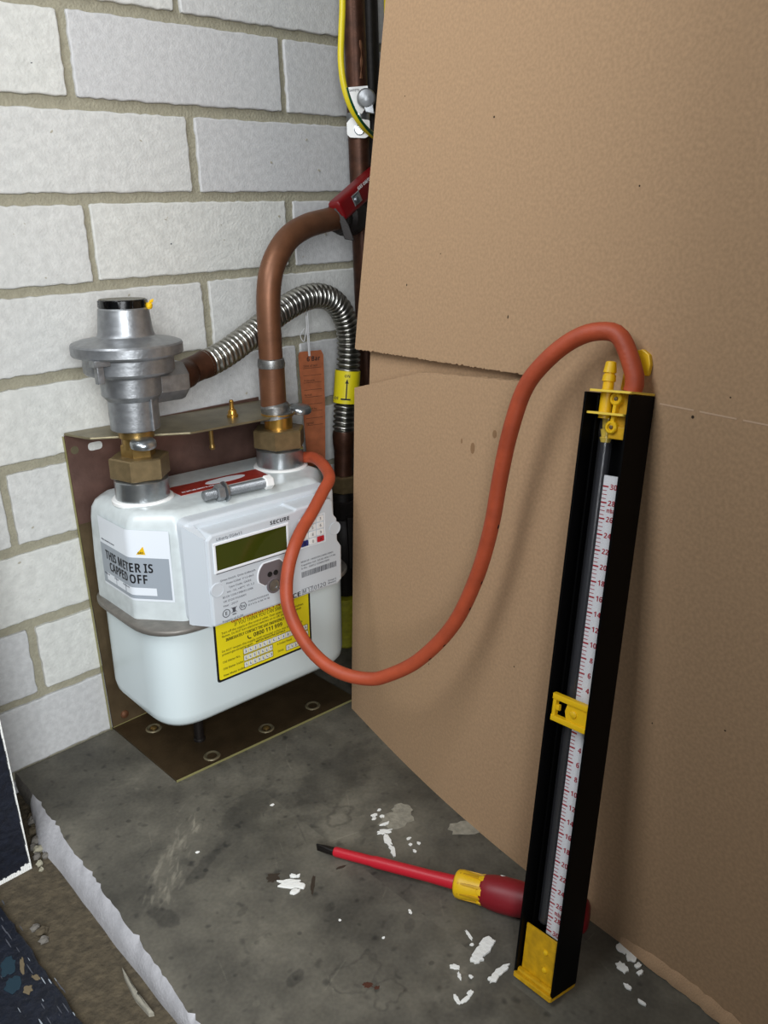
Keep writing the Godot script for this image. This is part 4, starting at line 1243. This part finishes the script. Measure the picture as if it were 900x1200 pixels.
func valve_and_fittings() -> void:
	# red handled valve at the top of the copper loop
	var o := thing("gas_valve", "red handled gas valve where the copper pipe meets the riser", "valve", W, Vector3(255, 428, 47))
	var m := Mb.new()
	lathe(m, along(Vector3(246, 426.5, 49), Vector3(300, 430, 34)), [Vector2(12, 0), Vector2(15, 1), Vector2(15, 8), Vector2(19, 12), Vector2(20, 26), Vector2(16, 34), Vector2(14, 52)], 24)
	part("body", m, C.dark_metal, o)
	m = Mb.new()
	var ax := along(Vector3(238, 432, 58), Vector3(312, 470, 46))
	var f := Transform3D(ax.basis, ax.origin)
	rectbar(m, f, 11, 8.5, 5, 82, 4)
	var h := part("red_handle", m, C.red_valve, o, 40)
	m = Mb.new()
	box(m, Transform3D(ax.basis, ax.origin), Vector3(-6, 20, 8), Vector3(5, 33, 10.5), 1.2)
	lathe(m, ax * Transform3D(Basis(Vector3.RIGHT, PI / 2), Vector3(0, 26, 10)), [Vector2(4, 0), Vector2(4, 2), Vector2(2.6, 3), Vector2(0.01, 3.2)], 16)
	part("lever_screw", m, C.zinc, h)
	text(h, "GAS ON/OFF", 3.4, Transform3D(Basis(ax.basis.y, ax.basis.x * -1.0, ax.basis.z).orthonormalized(), ax * Vector3(-7.0, 34, 8.7)), C.white, true)
	m = Mb.new()
	prism(m, face(Vector3(241, 424, 60), Vector3(0.75, 0, 0.66), Vector3.UP), PackedVector2Array([Vector2(-9, 8), Vector2(-2, 15), Vector2(9, -4), Vector2(14, -20), Vector2(4, -18), Vector2(0, -2)]), -4, 3, 0.8)
	part("lever_plate", m, C.dark_metal, o)
	# emergency control valve below the hose, mostly hidden
	o = thing("control_valve", "dark gas control valve under the hose in the shadow right of the meter", "valve", W, Vector3(243, -66, 40))
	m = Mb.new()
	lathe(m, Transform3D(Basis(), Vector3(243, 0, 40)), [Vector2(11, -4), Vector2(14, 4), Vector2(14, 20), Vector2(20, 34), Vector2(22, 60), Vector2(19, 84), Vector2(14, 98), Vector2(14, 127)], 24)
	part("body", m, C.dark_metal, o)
	m = Mb.new()
	hexnut(m, Transform3D(Basis(), Vector3(243, 0, 40)), 19, 96, 118)
	part("nut", m, C.dark_metal, o, 20)
	m = Mb.new()
	box(m, Transform3D(Basis(Vector3.UP, -0.5), Vector3(238, 76, 60)), Vector3(-5, -38, -4), Vector3(6, 26, 4), 2)
	part("lever", m, C.dark_metal, o)
	m = Mb.new()
	hoop(m, Vector3(246, 92, 66), 9, 2, 18)
	part("lever_eye", m, C.dark_metal, o)
	m = Mb.new()
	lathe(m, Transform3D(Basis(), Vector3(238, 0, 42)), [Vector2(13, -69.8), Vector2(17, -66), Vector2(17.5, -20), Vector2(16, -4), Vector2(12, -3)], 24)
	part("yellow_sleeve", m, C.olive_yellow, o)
	# brown paper tag on a string
	o = thing("paper_tag", "orange brown paper tag on a white string between the copper pipe and silver hose", "tag", W, Vector3(213, 287, 31))
	var sx := Vector3(0.78, 0.0, 0.3).normalized()
	var tf := face(Vector3(216, 290, 31), sx, Vector3(-0.0, 1.0, 0.03))
	var poly := PackedVector2Array([Vector2(-14, -2), Vector2(-12, 2), Vector2(12, 2), Vector2(14.5, -3), Vector2(14.5, -60), Vector2(12.6, -128), Vector2(-8.5, -128), Vector2(-11, -70)])
	m = Mb.new()
	prism(m, tf, poly, -0.25, 0.25)
	var card := part("tag_card", m, C.tag_orange, o)
	text(card, "6 Bar", 5.0, tf * flat(-4.5, -6.5, 0.3), C.ink, true, 15)
	for i in 9:
		m = Mb.new()
		prism(m, tf, rect(-9.5 + 0.2 * i, -16.6 - i * 8.0, 11.5, -16.2 - i * 8.0), -0.1, 0.34)
		part("ruled_line", m, C.speck, card)
	var words := ["Date of test", "Pressure", "Result", "Tested by", "Signed"]
	for i in words.size(): text(card, words[i], 2.2, tf * flat(-8.5, -14.0 - i * 16.0, 0.3), C.speck, false)
	m = Mb.new()
	tube(m, curve([Vector3(207.5, 331, 38), Vector3(210, 312, 35), Vector3(213.4, 287, 31.6)], 4), 0.8, 8)
	tube(m, curve([Vector3(209.5, 334, 38), Vector3(212, 312, 35), Vector3(214.6, 287, 31.6)], 4), 0.6, 8)
	tube(m, curve([Vector3(204, 318, 38), Vector3(199, 311, 37), Vector3(203, 304, 37), Vector3(206, 312, 37), Vector3(209, 321, 36)], 2), 0.5, 6)
	part("string", m, C.string, o)
	# loose bolt lying on the meter
	o = thing("loose_bolt", "loose galvanised bolt with its nut lying on top of the white meter", "bolt", M, Vector3(62, 5, 54))
	var a := Vector3(31, 6.0, 52); var b := Vector3(99, 6.0, 56)
	var bx := along(a, b)
	m = Mb.new()
	var prof := [Vector2(3.2, 0)]
	var y := 0.6
	while y < 62.0:
		prof.append(Vector2(4.2, y)); prof.append(Vector2(4.8, y + 0.7)); y += 1.4
	prof.append(Vector2(4.2, 64)); prof.append(Vector2(4.0, 67))
	lathe(m, bx, prof, 20)
	part("thread", m, C.cast, o, 25)
	m = Mb.new()
	hexnut(m, bx, 8.2, 12, 20)
	part("nut", m, C.cast, o, 20)
	m = Mb.new()
	lathe(m, bx, [Vector2(5, 20.2), Vector2(9.4, 20.4), Vector2(9.4, 22), Vector2(5, 22.2)], 28)
	part("washer", m, C.zinc, o, 25)
	m = Mb.new()
	hexnut(m, bx, 6.6, 62, 71)
	part("end_nut", m, C.white, o, 20)

func rectbar(m: Mb, f: Transform3D, hx: float, hz: float, r: float, length: float, n: int) -> void:   # rounded bar along y
	var p := rect(-hx, -hz, hx, hz, r, n)
	var rings := []
	for k in [[0.7, 0.0], [0.92, 1.5], [1.0, 4.0], [1.0, length - 4.0], [0.92, length - 1.5], [0.7, length]]:
		var ring := PackedVector3Array()
		for q in ring3(p, 0): ring.append(f * Vector3(q.x * k[0], k[1], q.z * k[0]))
		rings.append(ring)
	loft(m, rings)


# ---------------------------------------------------------------- gauge, hose, screwdriver
func pressure_gauge() -> void:
	var o := thing("pressure_gauge", "black water pressure gauge with white red marked scale leaning on the cardboard", "gauge", G, Vector3(16, 0, -13))
	var m := Mb.new()                              # black channel: back and two walls, bent outline
	var u := PackedVector2Array([Vector2(0, 0), Vector2(1.6, 0), Vector2(1.6, 23.6), Vector2(31.4, 23.6), Vector2(31.4, 0), Vector2(33, 0), Vector2(33, 26), Vector2(0, 26)])
	prism(m, LAY, u, 2.0, 400.5, 0.35)
	part("channel", m, C.black, o)
	for x in [3.2, 29.8]:                          # inner guide rails
		m = Mb.new()
		box(m, ID, Vector3(x - 0.8, 4, -23.4), Vector3(x + 0.8, 399, -10 if x < 10 else -13), 0.4)
		part("guide_rail", m, C.black, o)
	m = Mb.new()
	prism(m, ID, rect(13.6, 34, 29.6, 350), -14.0, -12.0, 0.15)
	var scale := part("scale", m, C.scale, o)
	m = Mb.new()
	var thin := Mb.new()
	for i in 61:
		var y := 37.2 + i * 5.1
		var mb := absi(30 - i)
		if y > 186 and y < 205: continue
		if mb % 2 == 0:
			m = Mb.new()
			prism(m, ID, rect(13.8, y - 0.5, 17.8, y + 0.5), -12.2, -11.85)
			part("scale_mark", m, C.ink_red, scale)
		else: prism(thin, ID, rect(13.8, y - 0.22, 17.2, y + 0.22), -12.2, -11.85)
		if i < 60: prism(thin, ID, rect(13.8, y + 2.33, 16.8, y + 2.77), -12.2, -11.85)
	part("fine_mark", thin, C.ink_red, scale).set_meta("kind", "stuff")
	for k in 16:
		var v := k * 2
		for s in [1, -1]:
			if v == 0 or (v == 2 and s < 0): continue
			text(scale, str(v), 3.4, flat(19.0 if v > 9 else 20.4, 190.2 + s * v * 5.1, -11.9), C.ink_red, true)
	for y in [190.2 + 27.1 * 5.1, 190.2 - 27.1 * 5.1]: text(scale, "mbar", 2.8, flat(18.6, y, -11.9), C.ink_red, true, 7.0)
	# tubes
	m = Mb.new()
	lathe(m, flat(9.2, 0, -15.0), [Vector2(4.3, 40), Vector2(4.3, 372), Vector2(4.9, 376), Vector2(4.9, 386)], 24)
	lathe(m, flat(9.2, 0, -15.0), [Vector2(2.9, 386), Vector2(2.9, 40)], 24)
	var tb := part("glass_tube", m, C.glass, o)
	m = Mb.new()
	lathe(m, flat(24.5, 0, -19.0), [Vector2(3.6, 40), Vector2(3.6, 384)], 20)
	part("rear_tube", m, C.black_soft, o)
	m = Mb.new()
	lathe(m, flat(9.2, 0, -15.0), [Vector2(0.01, 38), Vector2(2.8, 38), Vector2(2.8, 190), Vector2(0.01, 190)], 16)
	part("tube_core", m, C.black_soft, tb)
	# top fitting
	m = Mb.new()
	prism(m, LAY, rect(3.5, -1.0, 33.2, 26.5, 2, 3), 401, 402.4, 0.3)
	part("top_plate", m, C.yellow_pale, o)
	m = Mb.new()
	prism(m, LAY, rect(1.8, 1.0, 28.5, 18, 2, 3), 387.4, 388.8, 0.3)
	part("lower_plate", m, C.yellow_pale, o)
	m = Mb.new()
	lathe(m, flat(10.0, 0, -9.5), [Vector2(3.9, 385), Vector2(3.9, 402.6), Vector2(3.4, 403), Vector2(3.3, 407.4), Vector2(4.2, 407.8), Vector2(3.9, 411.6), Vector2(3.2, 411.8), Vector2(3.2, 412.8), Vector2(4.1, 413.0), Vector2(3.2, 419.4), Vector2(2.2, 419.9), Vector2(1.6, 419.0), Vector2(0.01, 416)], 24)
	part("nozzle", m, C.yellow, o, 30)
	m = Mb.new()
	lathe(m, flat(9.2, 0, -15.0), [Vector2(2.8, 370), Vector2(3.8, 373), Vector2(2.8, 373.4), Vector2(3.9, 378), Vector2(2.8, 378.4), Vector2(3.8, 387)], 20)
	part("barb", m, C.yellow_pale, o, 30)
	m = Mb.new()
	prism(m, ID, rect(17.5, 373, 29, 401.2, 1.2, 2), -19, -7.5, 0.8)
	prism(m, ID, rect(16.5, 373, 28.5, 381, 1.0, 2), -19, -6, 0.8)
	part("clamp_block", m, C.yellow_dirty, o)
	m = Mb.new()
	prism(m, ID, PackedVector2Array([Vector2(17.9, 381), Vector2(20.5, 381), Vector2(21.2, 397), Vector2(18.6, 397)]), -7.4, -4.2, 0.5)
	for c in [Vector2(20.0, 397.4), Vector2(19.0, 380.2)]: lathe(m, Transform3D(Basis(Vector3.RIGHT, PI / 2), Vector3(c.x, c.y, -7.5)), [Vector2(4.0, 0), Vector2(4.0, 3.2), Vector2(3.4, 3.8), Vector2(2.2, 3.8), Vector2(2.0, 2.6), Vector2(0.01, 2.6)], 24)
	var link := part("link_strap", m, C.yellow, o, 30)
	for c in [Vector2(20.0, 397.4), Vector2(19.0, 380.2)]:
		m = Mb.new()
		lathe(m, Transform3D(Basis(Vector3.RIGHT, PI / 2), Vector3(c.x, c.y, -5.0)), [Vector2(1.4, 0), Vector2(1.2, 0.9), Vector2(0.01, 1.1)], 12)
		part("rivet", m, C.brass_dull, link)
	m = Mb.new()                                   # hanging hook behind the hose
	var hook := PackedVector2Array([Vector2(17.5, 401.5), Vector2(24.5, 401.5), Vector2(24.6, 407), Vector2(22.6, 410.5), Vector2(22.8, 414), Vector2(26, 417), Vector2(31, 416), Vector2(33.5, 411), Vector2(35.8, 411.5), Vector2(36.6, 418), Vector2(35, 424), Vector2(30, 427.2), Vector2(23.5, 426), Vector2(19.2, 421)])
	prism(m, ID, move(fillet(hook, 1.6, 4), Vector2(-7.0, 1.5)), -25, -21.5, 0.7, 0.7)
	part("hook", m, C.yellow, o)
	# sliding cursor
	var cu := Mb.new()
	for r in [[3.6, 201.6, 31.2, 205.6], [3.6, 187.0, 31.2, 191.0]]: box(cu, ID, Vector3(r[0], r[1], -5.0), Vector3(r[2], r[3], -0.2), 0.9)
	box(cu, ID, Vector3(3.8, 189, -5), Vector3(6.6, 204, -0.8), 0.8)
	prism(cu, ID, fillet(PackedVector2Array([Vector2(15, 190), Vector2(28, 190), Vector2(28, 202.5), Vector2(15, 202.5), Vector2(13.4, 196.2)]), 1.2, 3), -5, -1.6, 0.7)
	box(cu, ID, Vector3(5.6, 194.6, -4.6), Vector3(9.0, 198.4, -1.4), 0.8)
	box(cu, ID, Vector3(27.5, 188, -8), Vector3(31.0, 204.6, -1.8), 0.6)
	lathe(cu, Transform3D(Basis(Vector3.RIGHT, PI / 2), Vector3(20.5, 196.4, -1.8)), [Vector2(2.6, 0), Vector2(2.4, 1.0), Vector2(1.4, 1.6), Vector2(0.01, 1.7)], 20)
	part("cursor", cu, C.yellow, o, 35)
	# yellow foot
	m = Mb.new()
	box(m, ID, Vector3(2.6, 4, -6.5), Vector3(31.3, 38.0, -4.4), 0.5)
	var ft := part("foot_plate", m, C.yellow_dirty, o)
	m = Mb.new()
	prism(m, LAY, rect(0.4, -1.6, 32.8, 26.4, 1.5, 3), -0.6, 2.6, 0.7)
	box(m, ID, Vector3(2.0, 2.2, -5), Vector3(31.0, 5.2, -0.4), 1.2)
	part("foot_cap", m, C.yellow_dirty, o)
	for c in [Vector2(20.6, 26.5), Vector2(21.4, 14.0)]:
		m = Mb.new()
		lathe(m, Transform3D(Basis(Vector3.RIGHT, PI / 2), Vector3(c.x, c.y, -4.5)), [Vector2(2.0, 0), Vector2(1.8, 0.9), Vector2(1.0, 1.4), Vector2(0.01, 1.5)], 16)
		part("stud", m, C.yellow, ft)

func rubber_hose() -> void:
	var o := thing("rubber_hose", "orange rubber hose looping from the white meter to the leaning black gauge", "hose", W, Vector3(53, 57, 267))
	var start := m2w(Vector3(172.5, 7.5, 12.5))
	var end := G * Vector3(25.5, 402.6, -12.5) - W.origin
	var q := G * Vector3(25.8, 412, -12.2) - W.origin
	var pts := [start, Vector3(154.3, 199.4, 104.7), Vector3(142.4, 200.2, 133.9), Vector3(128.3, 195.8, 159.3), Vector3(111.2, 187.8, 169.1), Vector3(89.8, 176.6, 179.4), Vector3(68.6, 166.9, 189.1), Vector3(53.4, 157.4, 197.1), Vector3(42.9, 143.4, 201.4), Vector3(36.3, 126.4, 205.1), Vector3(33, 111.5, 210.8), Vector3(32.4, 96.3, 220.7), Vector3(33.7, 81.3, 235.3), Vector3(37.6, 70.4, 251.5), Vector3(43.6, 64.9, 268.6), Vector3(52.6, 64.3, 287.6), Vector3(59.7, 70.1, 303), Vector3(71.8, 90.3, 329.1), Vector3(84, 126, 355), Vector3(90, 169, 373), Vector3(92, 212, 385), Vector3(93, 253, 392), Vector3(93, 288, 400), Vector3(95, 319, 410), Vector3(98, 339, 425), Vector3(102, 353, 442), Vector3(105, 358.5, 458), Vector3(106, 355.5, 472), q, end]
	var path := curve(pts, 3.5)
	var m := Mb.new()
	tube(m, path, 5.7, 22)
	part("tube", m, C.rubber, o, 60)
	m = Mb.new()
	for k in [0.52, 0.545, 0.60, 0.635, 0.70]:
		var i := int(k * path.size())
		var t := (path[i + 1] - path[i]).normalized()
		var eye := (Vector3(-348, 431, 742) - path[i]).normalized()
		var sidev := t.cross(eye).normalized()
		var c := path[i] + (eye * 0.55 + sidev * 0.83).normalized() * 5.5
		var b := Mb.new()
		lathe(b, along(c - t * 2.2, c + t * 2.2), [Vector2(0.01, 0), Vector2(0.7, 0.8), Vector2(0.9, 2.2), Vector2(0.5, 3.8), Vector2(0.01, 4.4)], 8)
		part("scuff", b, C.rubber_scuff, o)
	m = Mb.new()
	var n0 := start
	lathe(m, along(m2w(Vector3(168, 7.5, 10)), start + (start - m2w(Vector3(152.4, 7.5, 0))).normalized() * 6.0), [Vector2(3.4, 0), Vector2(3.4, 6.5), Vector2(3.0, 10)], 14)
	part("test_nipple", m, C.brass_bright, o)

func screwdriver() -> void:
	var o := thing("screwdriver", "red and yellow insulated screwdriver lying on the concrete behind the black gauge", "screwdriver", W, Vector3(40, FLOOR, 430))
	var tip := Vector3(-13.5, -66.6, 291); var end := Vector3(74, -56.2, 498)
	var f := along(tip, end)
	var L := tip.distance_to(end)
	var m := Mb.new()
	# flat steel blade
	var rings := []
	for k in [[3.2, 0.5, 0.0], [3.3, 0.8, 3.0], [3.0, 2.0, 9.0], [2.7, 2.7, 14.0], [2.7, 2.7, 22.0]]:
		var ring := PackedVector3Array()
		for q in ring3(rect(-k[0], -k[1], k[0], k[1], k[1] * 0.6, 3), 0): ring.append(f * Vector3(q.x, k[2], q.z))
		rings.append(ring)
	loft(m, rings)
	part("blade", m, C.dark_metal, o, 40)
	m = Mb.new()
	lathe(m, f, [Vector2(2.6, 16), Vector2(3.5, 16.4), Vector2(4.0, 18), Vector2(4.1, 50), Vector2(4.7, 54), Vector2(4.7, 100), Vector2(5.4, 122), Vector2(6.0, 126)], 24)
	part("insulated_shaft", m, C.red, o, 40)
	m = Mb.new()
	lathe(m, f, [Vector2(6, 122), Vector2(8.8, 122.4), Vector2(10.4, 124), Vector2(10.9, 128), Vector2(10.2, 134), Vector2(9.6, 141), Vector2(10.2, 147), Vector2(10.6, 150), Vector2(9.4, 151)], 32)
	var col := part("collar", m, C.yellow, o, 40)
	for i in 8:
		m = Mb.new()
		box(m, f * Transform3D(Basis(Vector3.UP, TAU * i / 8), Vector3.ZERO), Vector3(-1.0, 126, 8.6), Vector3(1.0, 145, 10.8), 0.5)
		part("grip_rib", m, C.yellow_dirty, col)
	m = Mb.new()
	var prof := []
	for k in [[9.6, 143], [11.4, 145.5], [12.6, 151], [13.3, 159], [13.2, 170], [12.2, 182], [11.6, 194], [12.0, 206], [12.8, 214], [12.9, 220], [11.6, L - 2.5], [8.5, L - 0.6], [0.01, L]]: prof.append(Vector2(k[0], k[1]))
	lathe(m, f, prof, 32)
	var h := part("handle", m, C.red_dark, o, 50)
	for i in 6:
		m = Mb.new()
		var poly := ngon(2.6, 12, Vector2(0, 146), 0.0, 1.9)
		prism(m, f * Transform3D(Basis(Vector3.UP, TAU * (i + 0.5) / 6), Vector3.ZERO), poly, 8.5, 11.2, 0.5)
		part("yellow_tongue", m, C.yellow, h)
	m = Mb.new()
	lathe(m, f * Transform3D(Basis(Vector3.RIGHT, PI / 2), Vector3(0, 0, 0)), [Vector2(0.01, 0)], 6)
	m = Mb.new()
	lathe(m, f * Transform3D(Basis(Vector3.UP, 0.9), Vector3(0, 0, 0)) * Transform3D(Basis(Vector3.RIGHT, PI / 2), Vector3(0, 158, 12.4)), [Vector2(1.9, 0), Vector2(1.9, 1.0), Vector2(0.01, 1.1)], 14)
	part("hang_mark", m, C.splat, h)
